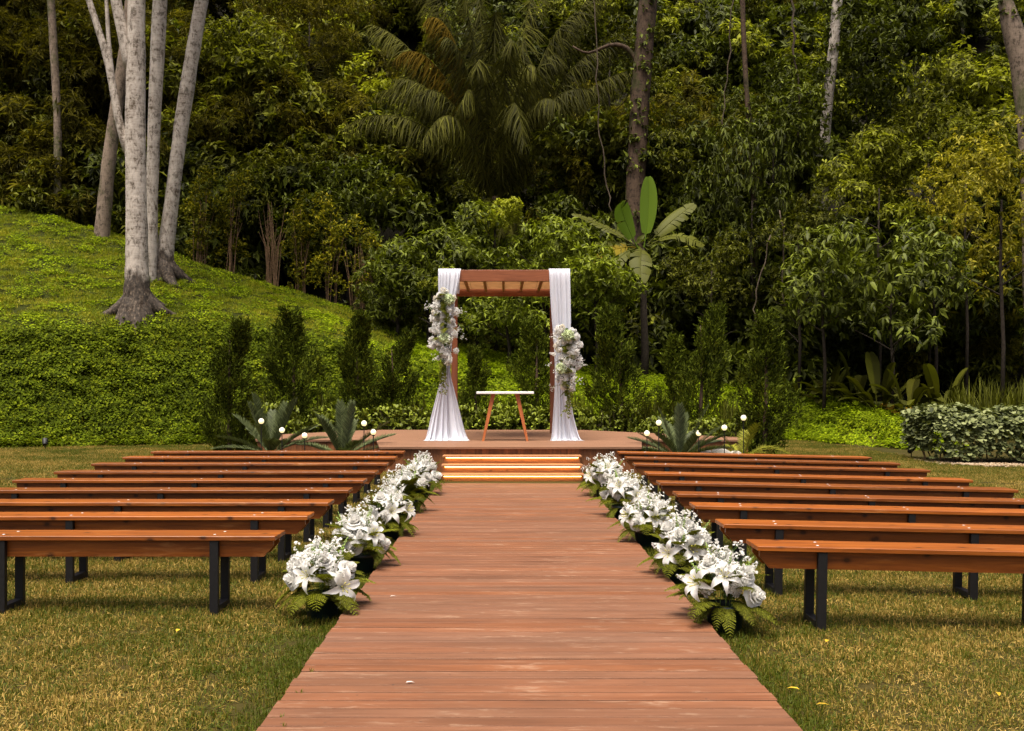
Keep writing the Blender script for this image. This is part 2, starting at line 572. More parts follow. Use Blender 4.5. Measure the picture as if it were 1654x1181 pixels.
# leaf templates: (along the leaf, across, up) for length 1 and width 1
TPL = {}
TPL['diamond'] = (np.array([(0, 0, 0), (.42, -.5, .16), (.42, .5, .16), (1, 0, -.10)]), np.array([(0, 1, 3), (0, 3, 2)]))
TPL['leaf'] = (np.array([(0, 0, 0), (.25, -.42, .10), (.25, 0, .05), (.25, .42, .10), (.65, -.40, .02), (.65, 0, -.02), (.65, .40, .02), (1, 0, -.22)]),
               np.array([(0, 1, 2), (0, 2, 3), (1, 4, 5), (1, 5, 2), (2, 5, 6), (2, 6, 3), (4, 7, 5), (5, 7, 6)]))
TPL['round'] = (np.array([(0, 0, 0), (.30, -.36, .08), (.30, .36, .08), (.72, -.50, .10), (.72, .50, .10), (.75, 0, .0), (1, -.18, .0), (1, .18, .0)]),
                np.array([(0, 1, 5), (0, 5, 2), (1, 3, 5), (2, 5, 4), (3, 6, 5), (5, 6, 7), (5, 7, 4)]))
TPL['strap'] = (np.array([(0, -.5, 0), (0, .5, 0), (.4, -.5, .03), (.4, .5, .03), (.75, -.36, 0), (.75, .36, 0), (1, 0, -.12)]),
                np.array([(0, 2, 1), (1, 2, 3), (2, 4, 3), (3, 4, 5), (4, 6, 5)]))
TPL['blade'] = (np.array([(0, -.5, 0), (0, .5, 0), (.55, -.35, .05), (.55, .35, .05), (1, 0, -.05)]), np.array([(0, 2, 1), (1, 2, 3), (2, 4, 3)]))


def leaves(P, D, N, L, W, tpl='diamond', bend=0.0):
    """arrays of leaves: base points P, directions D, upper-side normals N, lengths L, widths W"""
    tv, tf = TPL[tpl]
    P, D, N = (np.asarray(a, dtype=np.float64) for a in (P, D, N))
    n = len(P)
    L = np.broadcast_to(np.asarray(L, dtype=np.float64), (n,))
    W = np.broadcast_to(np.asarray(W, dtype=np.float64), (n,))
    D = D / (np.linalg.norm(D, axis=1, keepdims=True) + 1e-9)
    S = np.cross(D, N)
    S = S / (np.linalg.norm(S, axis=1, keepdims=True) + 1e-9)
    N = np.cross(S, D)
    V = (P[:, None, :] + tv[None, :, 0, None] * (L[:, None] * 1.0)[:, :, None] * D[:, None, :]
         + tv[None, :, 1, None] * W[:, None, None] * S[:, None, :]
         + tv[None, :, 2, None] * (0.5 * (L + W))[:, None, None] * N[:, None, :])
    if np.any(bend):
        b = np.broadcast_to(np.asarray(bend, dtype=np.float64), (n,))
        V[:, :, 2] -= (tv[None, :, 0] ** 2) * (b * L)[:, None]
    k = len(tv)
    F = tf[None, :, :] + (np.arange(n) * k)[:, None, None]
    return V.reshape(-1, 3), F.reshape(-1, 3)


def join(parts):
    Vs, Fs, b = [], [], 0
    for V, F in parts:
        Vs.append(V)
        Fs.append(F + b)
        b += len(V)
    return np.concatenate(Vs), np.concatenate(Fs)


def unit(rng, n):
    v = rng.normal(size=(n, 3))
    return v / np.linalg.norm(v, axis=1, keepdims=True)


def rosettes(rng, P, D, m, L, W, droop=0.35, spread=0.9, tpl='diamond', jit=0.25, stalk=0.0):
    """m leaves fanned round every twig tip P that points along D"""
    n = len(P)
    D = D / (np.linalg.norm(D, axis=1, keepdims=True) + 1e-9)
    Pm = np.repeat(P, m, axis=0)
    Dm = np.repeat(D, m, axis=0)
    q = unit(rng, n * m)
    rad = q - Dm * np.sum(q * Dm, axis=1, keepdims=True)
    rad /= np.linalg.norm(rad, axis=1, keepdims=True) + 1e-9
    d = Dm * (1 - spread * rng.uniform(0.5, 1.0, (n * m, 1))) + rad * spread
    d[:, 2] -= droop
    d /= np.linalg.norm(d, axis=1, keepdims=True) + 1e-9
    up = np.tile(np.array([[0, 0, 1.0]]), (n * m, 1)) + Dm * 0.5 + unit(rng, n * m) * jit
    Ls = L * rng.uniform(0.65, 1.15, n * m)
    base = Pm - Dm * rng.uniform(0, 0.5, (n * m, 1)) * L + d * stalk
    return leaves(base, d, up, Ls, W / L * Ls, tpl)


def blobs_tips(rng, blobs, per, up_bias=0.25, inner=0.75):
    """twig tips on the outsides of overlapping blobs (cx, cy, cz, rx, ry, rz)"""
    P, D = [], []
    for (cx, cy, cz, rx, ry, rz) in blobs:
        n = per
        u = unit(rng, n)
        u[:, 2] += up_bias
        u /= np.linalg.norm(u, axis=1, keepdims=True)
        r = rng.uniform(inner, 1.05, (n, 1))
        P.append(np.array([[cx, cy, cz]]) + u * r * np.array([[rx, ry, rz]]))
        D.append(u)
    P, D = np.concatenate(P), np.concatenate(D)
    return P, D


def crown_blobs(rng, R_, n, sub=0.45):
    """lumpy crown: n sub-blobs through an ellipsoid of radii R_, centred on the origin"""
    out = []
    for i in range(n):
        u = unit(rng, 1)[0] * rng.uniform(0.25, 0.85) ** 0.7
        s = sub * rng.uniform(0.65, 1.25)
        out.append((u[0] * R_[0], u[1] * R_[1], u[2] * R_[2], R_[0] * s, R_[1] * s, R_[2] * s * 0.8))
    return out


def branch_mesh(rng, base, tips, mat, name='branches', r0=0.05, n=4):
    mb = MB()
    base = Vector(base)
    for i, t in enumerate(tips):
        t = Vector(t)
        mid = base.lerp(t, 0.5) + Vector((rng.uniform(-.1, .1), rng.uniform(-.1, .1), 0.12)) * (t - base).length
        mb.tube([base, base.lerp(mid, 0.6), mid, mid.lerp(t, 0.6), t], [r0, r0 * .8, r0 * .6, r0 * .4, r0 * .15], n, cap=False)
    return mb.mesh(name, mat, True)

# ---------------------------------------------------------------- terrain
def ss(t):
    t = np.clip(t, 0, 1)
    return t * t * (3 - 2 * t)


def tab(X, pts):
    return np.interp(X, [p[0] for p in pts], [p[1] for p in pts])


T_B = [(-30, 19.5), (-14, 20.3), (-10.6, 20.9), (-6.5, 22.2), (-3, 23.0), (3, 23.8), (6.6, 25.6), (7.4, 25.2), (8.1, 23.6), (8.6, 21.5), (9.3, 19.4), (14, 18.5), (30, 18)]
T_T = [(-30, 2.6), (-11.4, 2.53), (-8.2, 2.9), (-6.9, 2.95), (-4.8, 2.65), (-3, 2.2), (-1.8, 1.8), (.8, 1.45), (3.2, 1.25), (7.2, .80), (9, .5), (30, .6)]
T_C = [(-40, 9.5), (-15.7, 6.66), (-13.8, 6.27), (-11.5, 5.65), (-9.5, 4.96), (-6.6, 4.15), (-3.9, 3.34), (-2.25, 2.5), (.8, 1.95), (3.2, 1.67), (7.9, 1.1), (12, 0.9), (40, 2)]
T_Y = [(-16, 31), (-11, 30), (-9, 29), (0, 28), (8, 28), (40, 28)]


def smooth_tab(X, pts):
    return (tab(X - 0.7, pts) + 2 * tab(X, pts) + tab(X + 0.7, pts)) / 4


def lawn_z(X, Y):
    g = 0.05 * ss((Y - 9) / 4.4) + 0.08 * ss((Y - 13.2) / 1.4)
    return g - 0.021 * np.clip(X - 1.3, 0, 7.5) * (1 - 0.6 * ss((Y - 15) / 6))


def ground_z(X, Y):
    X = np.asarray(X, dtype=np.float64)
    Y = np.asarray(Y, dtype=np.float64)
    B, T, C, Yc = (smooth_tab(X, t) for t in (T_B, T_T, T_C, T_Y))
    g = lawn_z(X, Y)
    z = g + (T - 0.1) * ss((Y - B) / 2.0 * 0.9 + 0.06) * (Y > B - 0.2)
    t = np.clip((Y - B - 1.5) / np.maximum(Yc - B - 1.5, 1.0), 0, 1)
    z = z + (C - T) * (t * 0.75 + 0.25 * (1 - (1 - t) ** 2))
    z = z - 0.5 * ss((Y - Yc) / 3.0)
    h = Y - 33.0
    z = z + 0.92 * (0.5 * (h + np.sqrt(h * h + 4.0)) - 0.05) * (Y > 20) * np.clip((Y - 24) / 6, 0, 1)
    z = np.where(Y > 62, np.minimum(z, 34.0), z)
    return z


def gz(x, y):
    return float(ground_z(np.array([x]), np.array([y]))[0])


def gnormal(x, y, e=0.15):
    dx = (ground_z(x + e, y) - ground_z(x - e, y)) / (2 * e)
    dy = (ground_z(x, y + e) - ground_z(x, y - e)) / (2 * e)
    n = np.stack([-dx, -dy, np.ones_like(dx)], axis=-1)
    return n / np.linalg.norm(n, axis=-1, keepdims=True)


def ground_mat():
    m, nt, b = new_mat('ground_soil_and_turf')
    g = nt.nodes.new('ShaderNodeNewGeometry')
    p = g.outputs['Position']
    n1 = noise(nt, p, 0.8, 5, 0.6)
    n2 = noise(nt, p, 40.0, 4, 0.7)
    c1 = ramp(nt, n1, [(0.35, (0.030, 0.030, 0.004)), (0.6, (0.055, 0.040, 0.009))])
    c2 = ramp(nt, n2, [(0.3, (0.015, 0.014, 0.003)), (0.7, (0.07, 0.055, 0.014))])
    turf = mixc(nt, 0.5, c1, c2)
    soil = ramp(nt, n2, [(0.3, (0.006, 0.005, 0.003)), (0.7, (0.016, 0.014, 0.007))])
    sep = nt.nodes.new('ShaderNodeSeparateXYZ')
    nt.links.new(p, sep.inputs[0])
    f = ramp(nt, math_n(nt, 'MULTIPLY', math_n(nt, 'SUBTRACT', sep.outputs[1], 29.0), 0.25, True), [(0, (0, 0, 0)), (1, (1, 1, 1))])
    mold = ramp(nt, n2, [(0.3, (0.010, 0.013, 0.002)), (0.7, (0.04, 0.045, 0.004))])
    f0 = ramp(nt, math_n(nt, 'MULTIPLY', math_n(nt, 'SUBTRACT', sep.outputs[2], 0.25), 3.0, True), [(0, (0, 0, 0)), (1, (1, 1, 1))])
    turf = mixc(nt, f0, turf, mold)
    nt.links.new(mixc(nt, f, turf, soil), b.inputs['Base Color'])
    b.inputs['Roughness'].default_value = 0.95
    b.inputs['Specular IOR Level'].default_value = 0.1
    bump(nt, b, n2, 0.6, 0.02)
    return m


M['ground'] = ground_mat()
gx = np.unique(np.concatenate([np.linspace(-120, -16, 27), np.arange(-16, 14.01, 0.3), np.linspace(14, 120, 27)]))
gy = np.unique(np.concatenate([np.linspace(-90, 0, 16), np.arange(0, 40.01, 0.3), np.linspace(40, 140, 40)]))
GX, GY = np.meshgrid(gx, gy)
GZ = ground_z(GX, GY)
nx, ny = len(gx), len(gy)
V = np.stack([GX.ravel(), GY.ravel(), GZ.ravel()], axis=1)
ii = (np.arange(ny - 1)[:, None] * nx + np.arange(nx - 1)[None, :]).ravel()
F = np.concatenate([np.stack([ii, ii + 1, ii + nx + 1], 1), np.stack([ii, ii + nx + 1, ii + nx], 1)])
tag(put('ground', tri_mesh('ground', V, F, M['ground'], True)), kind='structure')

# ---------------------------------------------------------------- walkway of cross planks
WX0, WX1, WY1, WZ = -0.905, 1.095, 13.66, 0.06
rnd = random.Random(3)
wk = MB()
for x in (WX0 + 0.15, (WX0 + WX1) / 2, WX1 - 0.15):
    wk.box((x, 6.4, 0.014), (0.07, 14.4, 0.036))
walkway = tag(wk.build('walkway', M['branch']), kind='structure')
pitch = 0.1035
prof = [(-.0468, 0), (.0468, 0), (.0468, .0235), (.0446, .0265), (-.0446, .0265), (-.0468, .0235)]
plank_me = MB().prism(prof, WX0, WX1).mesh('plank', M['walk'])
plank_me.materials.append(M['plank_edge'])          # sides painted dark so the joints read as shaded gaps
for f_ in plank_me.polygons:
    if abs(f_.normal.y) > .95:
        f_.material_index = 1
y = -0.6
k = 0
while y < WY1 + 0.02:
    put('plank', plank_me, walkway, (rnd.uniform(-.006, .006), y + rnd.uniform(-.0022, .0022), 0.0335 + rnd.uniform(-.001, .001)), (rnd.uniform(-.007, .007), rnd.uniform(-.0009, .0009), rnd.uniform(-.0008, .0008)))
    y += pitch
    k += 1
# three tufts of grass pushing up between the planks, and fallen petals
# ---------------------------------------------------------------- stage
SZ = 0.50
def stage_x(Y):
    """left and right edge of the deck at distance Y"""
    if Y < 16.6:
        t = (Y - 14.45) / 2.15
        return -1.82 - 0.32 * t, 1.99 + 0.30 * t
    if Y < 17.4:
        t = (Y - 16.6) / 0.8
        return -4.15 - 0.2 * t, 4.1 + 0.15 * t
    if Y < 18.4:
        t = Y - 17.4
        return -4.35 - 0.05 * t, 4.25 - 0.75 * t
    t = (Y - 18.4) / 2.55
    return -4.4 + 1.5 * t, 3.5 - 1.9 * t


stage = tag(empty('wooden_stage', (0.1, 16.0, 0.1)), 'low wooden stage of brown boards with plank-clad front, at the end of the walkway', 'stage')
sm = Matrix.Translation((-0.1, -16.0, -0.1))


def spart(name, mb, mat, parent=stage):
    o = mb.build(name, mat)
    o.parent = parent
    if parent is stage:
        o.matrix_parent_inverse = stage.matrix_basis.inverted() if False else Matrix.Translation((-0.1, -16.0, -0.1))
    return o


bw = 0.145
rows = []
y = 14.45 - 0.02
while y < 20.9:
    y1 = y + bw
    if y < 16.6 < y1:
        y1 = 16.6
    rows.append((y, y1))
    y = y1
for (a, c) in rows:
    la, ra = stage_x(a + 1e-4)
    lc, rc = stage_x(c - 1e-4)
    g = 0.003
    a_, c_ = a + g, c - g
    mb = MB()
    z0, z1 = SZ - 0.03, SZ
    mb.add([(la, a_, z0), (ra, a_, z0), (rc, c_, z0), (lc, c_, z0), (la, a_, z1), (ra, a_, z1), (rc, c_, z1), (lc, c_, z1)],
           [(3, 2, 1, 0), (4, 5, 6, 7), (0, 1, 5, 4), (1, 2, 6, 5), (2, 3, 7, 6), (3, 0, 4, 7)])
    spart('deck_board', mb, M['deck'])


def fascia(p, q, z0, z1, off=0.0):
    """upright boards between plan points p and q"""
    p, q = Vector(p), Vector(q)
    L_ = (q - p).length
    n = max(1, round(L_ / 0.104))
    d = (q - p) / L_
    nrm = Vector((d.y, -d.x))
    for i in range(n):
        a = p + d * (L_ * i / n + 0.002)
        b = p + d * (L_ * (i + 1) / n - 0.002)
        th = 0.022
        j = rnd.uniform(-.002, .002)
        a1, b1 = a + nrm * j, b + nrm * j
        a2, b2 = a1 - nrm * th, b1 - nrm * th
        mb = MB()
        mb.add([(a1.x, a1.y, z0), (b1.x, b1.y, z0), (b2.x, b2.y, z0), (a2.x, a2.y, z0), (a1.x, a1.y, z1), (b1.x, b1.y, z1), (b2.x, b2.y, z1), (a2.x, a2.y, z1)],
               [(0, 1, 5, 4), (1, 2, 6, 5), (2, 3, 7, 6), (3, 0, 4, 7), (4, 5, 6, 7), (3, 2, 1, 0)])
        spart('fascia_board', mb, M['fascia'])


e = 0.035
fascia((-1.82 + e, 14.45 + e), (1.99 - e, 14.45 + e), 0.03, SZ - 0.033)
fascia((-2.14 + e, 16.6 + e), (-1.82 + e, 14.45 + e), 0.03, SZ - 0.033)
fascia((1.99 - e, 14.45 + e), (2.29 - e, 16.6 + e), 0.03, SZ - 0.033)
fascia((-4.15 + e, 16.6 + e), (-2.14 + e, 16.6 + e), 0.03, SZ - 0.033)
fascia((2.29 - e, 16.6 + e), (4.1 - e, 16.6 + e), 0.03, SZ - 0.033)
fascia((-4.35 + e, 17.4), (-4.15 + e, 16.6 + e), 0.03, SZ - 0.033)
fascia((4.1 - e, 16.6 + e), (4.25 - e, 17.4), 0.03, SZ - 0.033)
fr = MB()
for yy in (15.0, 16.2, 17.4, 18.6, 19.8):
    l, r = stage_x(yy)
    fr.box(((l + r) / 2, yy, 0.25), (r - l - 0.5, 0.08, 0.40))
spart('bearer', fr, M['branch'])

# steps with light strips
steps = tag(empty('entry_steps', (0.095, 14.0, 0.06)), 'three shallow wooden steps with lit strips under their nosings, up to the stage', 'steps')
for k in (1, 2, 3):
    z = 0.06 + 0.11 * k
    yf = 13.63 + 0.27 * (k - 1)
    x0, x1 = -0.885, 1.10
    cx, w = (x0 + x1) / 2 - 0.095, x1 - x0
    t = MB().bbox((cx, yf + 0.15 - 14.0, z - 0.013 - 0.06), (w, 0.30, 0.026), 0.004)
    o = t.build('tread', M['step'], steps)
    t = MB().box((cx, yf + 0.055 - 14.0, z - 0.026 - 0.042 - 0.06), (w - 0.04, 0.018, 0.083))
    t.build('riser', M['step'], steps)
    t = MB().box((cx, yf + 0.030 - 14.0, z - 0.026 - 0.005 - 0.06), (w - 0.10, 0.010, 0.006))
    t.build('light_strip', M['led'], steps)

# ---------------------------------------------------------------- pergola
PZ0, PZ1, PYF, PYR = 3.14, 3.33, 16.62, 19.2
PXL, PXR = -0.965, 0.935
perg = tag(empty('wedding_pergola', (0, 17.9, SZ)), 'square wooden pergola with reddish beams standing on the stage', 'pergola')


def ppart(name, mb, mat):
    o = mb.build(name, mat)
    o.parent = perg
    o.matrix_parent_inverse = Matrix.Translation((0, -17.9, -SZ))
    return o


for px in (PXL, PXR):
    for py in (PYF, PYR):
        ppart('post', MB().bbox((px, py, (SZ + PZ0) / 2), (0.12, 0.12, PZ0 - SZ), 0.006), M['pergola_post'])
for py in (PYF, PYR):
    ppart('beam', MB().bbox(((PXL + PXR) / 2, py - 0.02 if py == PYF else py, (PZ0 + PZ1) / 2), (PXR - PXL + 0.26, 0.07, PZ1 - PZ0), 0.005), M['pergola'])
for px in (PXL, PXR):
    ppart('side_beam', MB().bbox((px, (PYF + PYR) / 2, 3.215), (0.06, PYR - PYF - 0.10, 0.14), 0.005), M['pergola_post'])
for i in range(5):
    px = -0.69 + 0.335 * i
    ppart('rafter', MB().bbox((px, (PYF + PYR) / 2, 3.245), (0.045, PYR - PYF - 0.10, 0.06), 0.003), M['pergola_post'])
for i in range(6):
    x0 = PXL + 0.035 + (PXR - PXL - 0.07) / 6 * i
    w = (PXR - PXL - 0.07) / 6
    ppart('roof_panel', MB().box((x0 + w / 2, (PYF + PYR) / 2, 3.281), (w - 0.004, PYR - PYF - 0.10, 0.008)), M['roof_panel'])

# drapes
def drape(name, table, label, seed, folds):
    """table rows: (photo y, left x, right x) of the cloth on the front post"""
    rr = random.Random(seed)
    Yd = 16.5
    rows_ = []
    ys = [433, 445, 460, 480, 500, 520, 540, 560, 580, 600, 615, 630, 650, 670, 685, 697, 705, 709, 711]
    lx = [np.interp(v, [t[0] for t in table], [t[1] for t in table]) for v in ys]
    rx = [np.interp(v, [t[0] for t in table], [t[2] for t in table]) for v in ys]
    n = 64
    ph = [rr.uniform(0, 6.28) for _ in range(6)]
    V_, F_ = [], []

    def row(xl, xr, yb, z, amp, tw):
        for k in range(n + 1):
            s = k / n
            s0 = s
            s = s + 0.05 * math.sin(2 * PI * s + ph[4]) + 0.03 * math.sin(5 * PI * s + ph[5] + tw)
            x = xl + (xr - xl) * s0
            w = math.sin(folds * 2 * PI * s + ph[0] + tw) * 0.6 + math.sin(folds * 3.1 * PI * s + ph[1] - tw * 0.6) * 0.3 + math.sin(folds * 6.7 * PI * s + ph[2]) * 0.15
            V_.append((x + 0.25 * amp * math.sin(folds * 2 * PI * s + ph[3]), yb - amp * w, z))
    zt = 3.345
    xl0, xr0 = (lx[0] - HX) * Yd / FPX, (rx[0] - HX) * Yd / FPX
    row(xl0 + .03, xr0 - .03, PYF + 0.13, 2.95, 0.02, 0)
    row(xl0 + .02, xr0 - .02, PYF + 0.10, 3.2, 0.015, 0)
    row(xl0, xr0, PYF + 0.05, zt - 0.012, 0.010, 0)
    row(xl0, xr0, PYF + 0.01, zt + 0.008, 0.006, 0)
    row(xl0, xr0, PYF - 0.05, zt + 0.008, 0.006, 0)
    row(xl0, xr0, PYF - 0.10, zt - 0.012, 0.012, 0)
    for i, v in enumerate(ys):
        if i == 0:
            continue
        z = CAMZ - (v - HY) * Yd / FPX
        w_ = (rx[i] - lx[i]) * Yd / FPX
        amp = 0.018 + 0.010 * min(1, (v - 433) / 80)
        if w_ < 0.2:
            amp *= 1.3
        yb = PYF - 0.125
        if v > 640:
            t = (v - 640) / 71.0
            amp += 0.05 * t
            yb -= 0.10 * t * t
        if v >= 705:
            yb -= 0.05 * (v - 703) / 8
            z = max(z, SZ + 0.006 + 0.03 * max(0, (709 - v)) / 4)
        row((lx[i] - HX) * Yd / FPX, (rx[i] - HX) * Yd / FPX, yb, max(z, SZ + 0.006), amp, 0.5 * math.sin(i * 0.35 + seed))
    # hem spreads on the deck
    i = len(ys) - 1
    row((lx[i] - 3 - HX) * Yd / FPX, (rx[i] + 4 - HX) * Yd / FPX, PYF - 0.125 - 0.26, SZ + 0.005, 0.07, 0.9)
    nr = len(V_) // (n + 1)
    for i in range(nr - 1):
        for k in range(n):
            a = i * (n + 1) + k
            F_.append((a, a + 1, a + n + 2, a + n + 1))
    me = bpy.data.meshes.new(name)
    me.from_pydata([(p[0], p[1] - 16.5, p[2] - SZ) for p in V_], [], F_)
    me.materials.append(M['cloth'])
    me.polygons.foreach_set('use_smooth', [True] * len(me.polygons))
    o = put(name, me, None, (0, 16.5, SZ))
    s_ = o.modifiers.new('sub', 'SUBSURF')
    s_.levels = s_.render_levels = 1
    return tag(o, label, 'drape', 'white drapes on the pergola')


drape('white_drape', [(433, 708, 744), (460, 708, 741), (480, 709, 735), (510, 711, 732), (560, 713, 730), (600, 716, 726), (630, 708, 734), (670, 698, 744), (700, 692, 752), (711, 689, 758)],
      'sheer white drape gathered at the middle and flaring wide, on the left pergola post', 2, 6)
drape('white_drape', [(433, 887, 921), (480, 889, 922), (520, 892, 923), (550, 895, 922), (600, 897, 918), (640, 896, 921), (680, 893, 929), (705, 891, 936), (711, 889, 940)],
      'sheer white drape hanging straight from the beam down the right pergola post', 5, 5)

# ---------------------------------------------------------------- ceremony table
tb = tag(empty('ceremony_table', (0, 16.35, SZ)), 'small table with white top and splayed wooden legs in the middle of the stage', 'table')
MB().bbox((0.01, 0, 0.785), (0.93, 0.50, 0.040), 0.006).build('table_top', M['white_top'], tb)
for sx in (-1, 1):
    for sy in (-1, 1):
        top = Vector((0.01 + sx * 0.195, sy * 0.13, 0.765))
        bot = Vector((0.01 + sx * 0.36, sy * 0.215, 0.0))
        mb = MB()
        hw = 0.035
        vs = []
        for (p, h) in ((bot, 0.018), (top, 0.034)):
            vs += [p + Vector((-h, -0.017, 0)), p + Vector((h, -0.017, 0)), p + Vector((h, 0.017, 0)), p + Vector((-h, 0.017, 0))]
        mb.add(vs, [(3, 2, 1, 0), (4, 5, 6, 7), (0, 1, 5, 4), (1, 2, 6, 5), (2, 3, 7, 6), (3, 0, 4, 7)])
        mb.build('leg', M['table_leg'], tb)

# ---------------------------------------------------------------- benches
BL, BD, BH = 3.33, 0.265, 0.46


def make_bench():
    """origin: on the ground under the middle of the seat; the aisle end is at +X"""
    b = empty('bench')
    MB().bbox((0, 0, BH - 0.0135), (BL, BD, 0.027), 0.003).build('seat', M['bench'], b)
    for sy in (-1, 1):
        yy = sy * (BD / 2 - 0.055)
        zt, zb = BH - 0.0275, BH - 0.0275 - 0.098
        hx = BL / 2 - 0.022
        poly = [(-hx, zt), (-hx, zt - 0.035), (-hx + 0.055, zb), (hx - 0.055, zb), (hx, zt - 0.035), (hx, zt)]
        MB().prism(poly[::-1], yy - 0.013, yy + 0.013, 'Y').build('apron', M['bench'], b)
    for lx in (BL / 2 - 0.36, BL / 2 - 1.605, BL / 2 - 2.85):
        for sy in (-1, 1):
            MB().bbox((lx, sy * (BD / 2 - 0.023), (BH - 0.028) / 2), (0.05, 0.034, BH - 0.028), 0.002).build('leg', M['leg'], b)
            s = MB().lathe([(0.0, 0.0025), (0.006, 0.002), (0.009, 0.0005)], 8, (lx + 0.012 * sy, sy * (BD / 2 - 0.07), BH))
            s.build('screw', M['screw'], b)
        MB().bbox((lx, 0, 0.033), (0.05, BD - 0.082, 0.036), 0.002).build('foot_bar', M['leg'], b)
    return b


proto_bench = make_bench()
ORD = ['nearest', 'second', 'third', 'fourth', 'fifth', 'sixth', 'seventh', 'eighth', 'farthest']
LROW = [6.06, 6.97, 7.81, 8.75, 9.68, 10.55, 11.5, 12.4, 13.38]
RROW = [5.69, 6.60, 7.62, 8.46, 9.50, 10.45, 11.5, 12.4, 13.38]
first = True
rnd = random.Random(8)
for side, rows_ in ((-1, LROW), (1, RROW)):
    for i, yr in enumerate(rows_):
        b = proto_bench if first else copy_tree(proto_bench)
        first = False
        xe = -1.333 if side < 0 else np.interp(yr, [5.7, 13.4], [1.37, 1.50])
        cx = xe + side * BL / 2
        yc = yr - BD / 2
        za, zb = gz(xe, yc), gz(xe + side * BL, yc)
        tilt = math.atan(side * (zb - za) / BL)
        b.location = (cx, yc, (za + zb) / 2)
        b.rotation_euler = (0, side * tilt, (PI if side > 0 else 0) + R(rnd.uniform(-.5, .5)))
        w = ORD[i] + (' from' if 0 < i < 8 else ' to') + ' the camera'
        if i == 8:
            w = 'farthest from the camera'
        tag(b, 'varnished orange-brown bench on black legs, %s, %s of the walkway' % (w, 'left' if side < 0 else 'right'), 'bench',
            'benches left of the walkway' if side < 0 else 'benches right of the walkway')

# ---------------------------------------------------------------- flowers: one mesh per kind, facing +Z
def petal_strip(mb, ang, L_, W_, prof, r0=0.004, cup=0.25, nseg=5):
    """one petal: prof gives height along it for t = 0..1, the rim curls by cup"""
    ca, sa = math.cos(ang), math.sin(ang)
    vs, fs = [], []
    for i in range(nseg + 1):
        t = i / nseg
        w = W_ * math.sin(PI * min(1, 0.12 + 0.88 * t) ** 0.9) if i < nseg else 0.0015
        w = max(w, 0.0015)
        r, z = prof(t)
        r = r0 + r * L_
        z = z * L_
        for s in (-1, 0, 1):
            x, y_ = r, s * w / 2
            vs.append((x * ca - y_ * sa, x * sa + y_ * ca, z + abs(s) * cup * w * 0.5))
    for i in range(nseg):
        for s in (0, 1):
            a = i * 3 + s
            fs.append((a, a + 3, a + 4, a + 1))
    mb.add(vs, fs)


def lily_mesh(seed, open_=1.0):
    r = random.Random(seed)
    mb = MB()
    for k in range(6):
        a = k * PI / 3 + r.uniform(-.08, .08)
        curl = r.uniform(0.8, 1.2)
        petal_strip(mb, a, 0.098, 0.042 if k % 2 else 0.033, lambda t: (t * 0.95 * open_, 0.52 * math.sin(t * 2.0) - 0.50 * curl * t ** 3), cup=0.5, nseg=6)
    me = mb.mesh('lily', M['petal'], True)
    return me


def lily_centre():
    mb = MB()
    for k in range(6):
        a = k * PI / 3 + 0.5
        mb.tube([(0, 0, 0.005), (0.012 * math.cos(a), 0.012 * math.sin(a), 0.035), (0.024 * math.cos(a), 0.024 * math.sin(a), 0.058)], [0.0012, 0.0012, 0.003], 4)
    return mb.mesh('stamen', M['stamen'], True)


def rose_mesh(seed, d=0.095):
    r = random.Random(seed)
    mb = MB()
    rings = [(0.10, 3, 0.95), (0.22, 4, 0.95), (0.36, 5, 0.85), (0.52, 5, 0.70), (0.72, 6, 0.50), (0.95, 6, 0.28)]
    R0 = d / 2
    for j, (rr, n, h) in enumerate(rings):
        for k in range(n):
            a0 = 2 * PI * (k + 0.5 * (j % 2)) / n + r.uniform(-.15, .15)
            span = 2 * PI / n * 0.72
            vs, fs = [], []
            nu, nv = 4, 3
            flare = 0.10 + 0.32 * j / 5
            for i in range(nv + 1):
                t = i / nv
                rad = R0 * (0.10 + (rr - 0.10) * (0.45 + 0.55 * math.sin(t * PI / 2)) + flare * t ** 3 * 0.55)
                z = R0 * (0.05 + h * 1.35 * t - 0.35 * (j / 5) * t ** 3)
                for q in range(nu + 1):
                    s = q / nu * 2 - 1
                    a = a0 + s * span * (0.6 + 0.4 * math.sin(PI * (0.2 + 0.6 * t)))
                    zz = z - R0 * 0.22 * s * s * t + R0 * 0.05 * r.uniform(-1, 1)
                    vs.append((rad * math.cos(a), rad * math.sin(a), zz))
            for i in range(nv):
                for q in range(nu):
                    a = i * (nu + 1) + q
                    fs.append((a, a + 1, a + nu + 2, a + nu + 1))
            mb.add(vs, fs)
    mb.lathe([(0.0, R0 * 1.18), (R0 * .10, R0 * 1.10), (R0 * .17, R0 * .8), (R0 * .2, R0 * .3), (0.0, 0.0)], 7)
    return mb.mesh('rose', M['petal'], True)


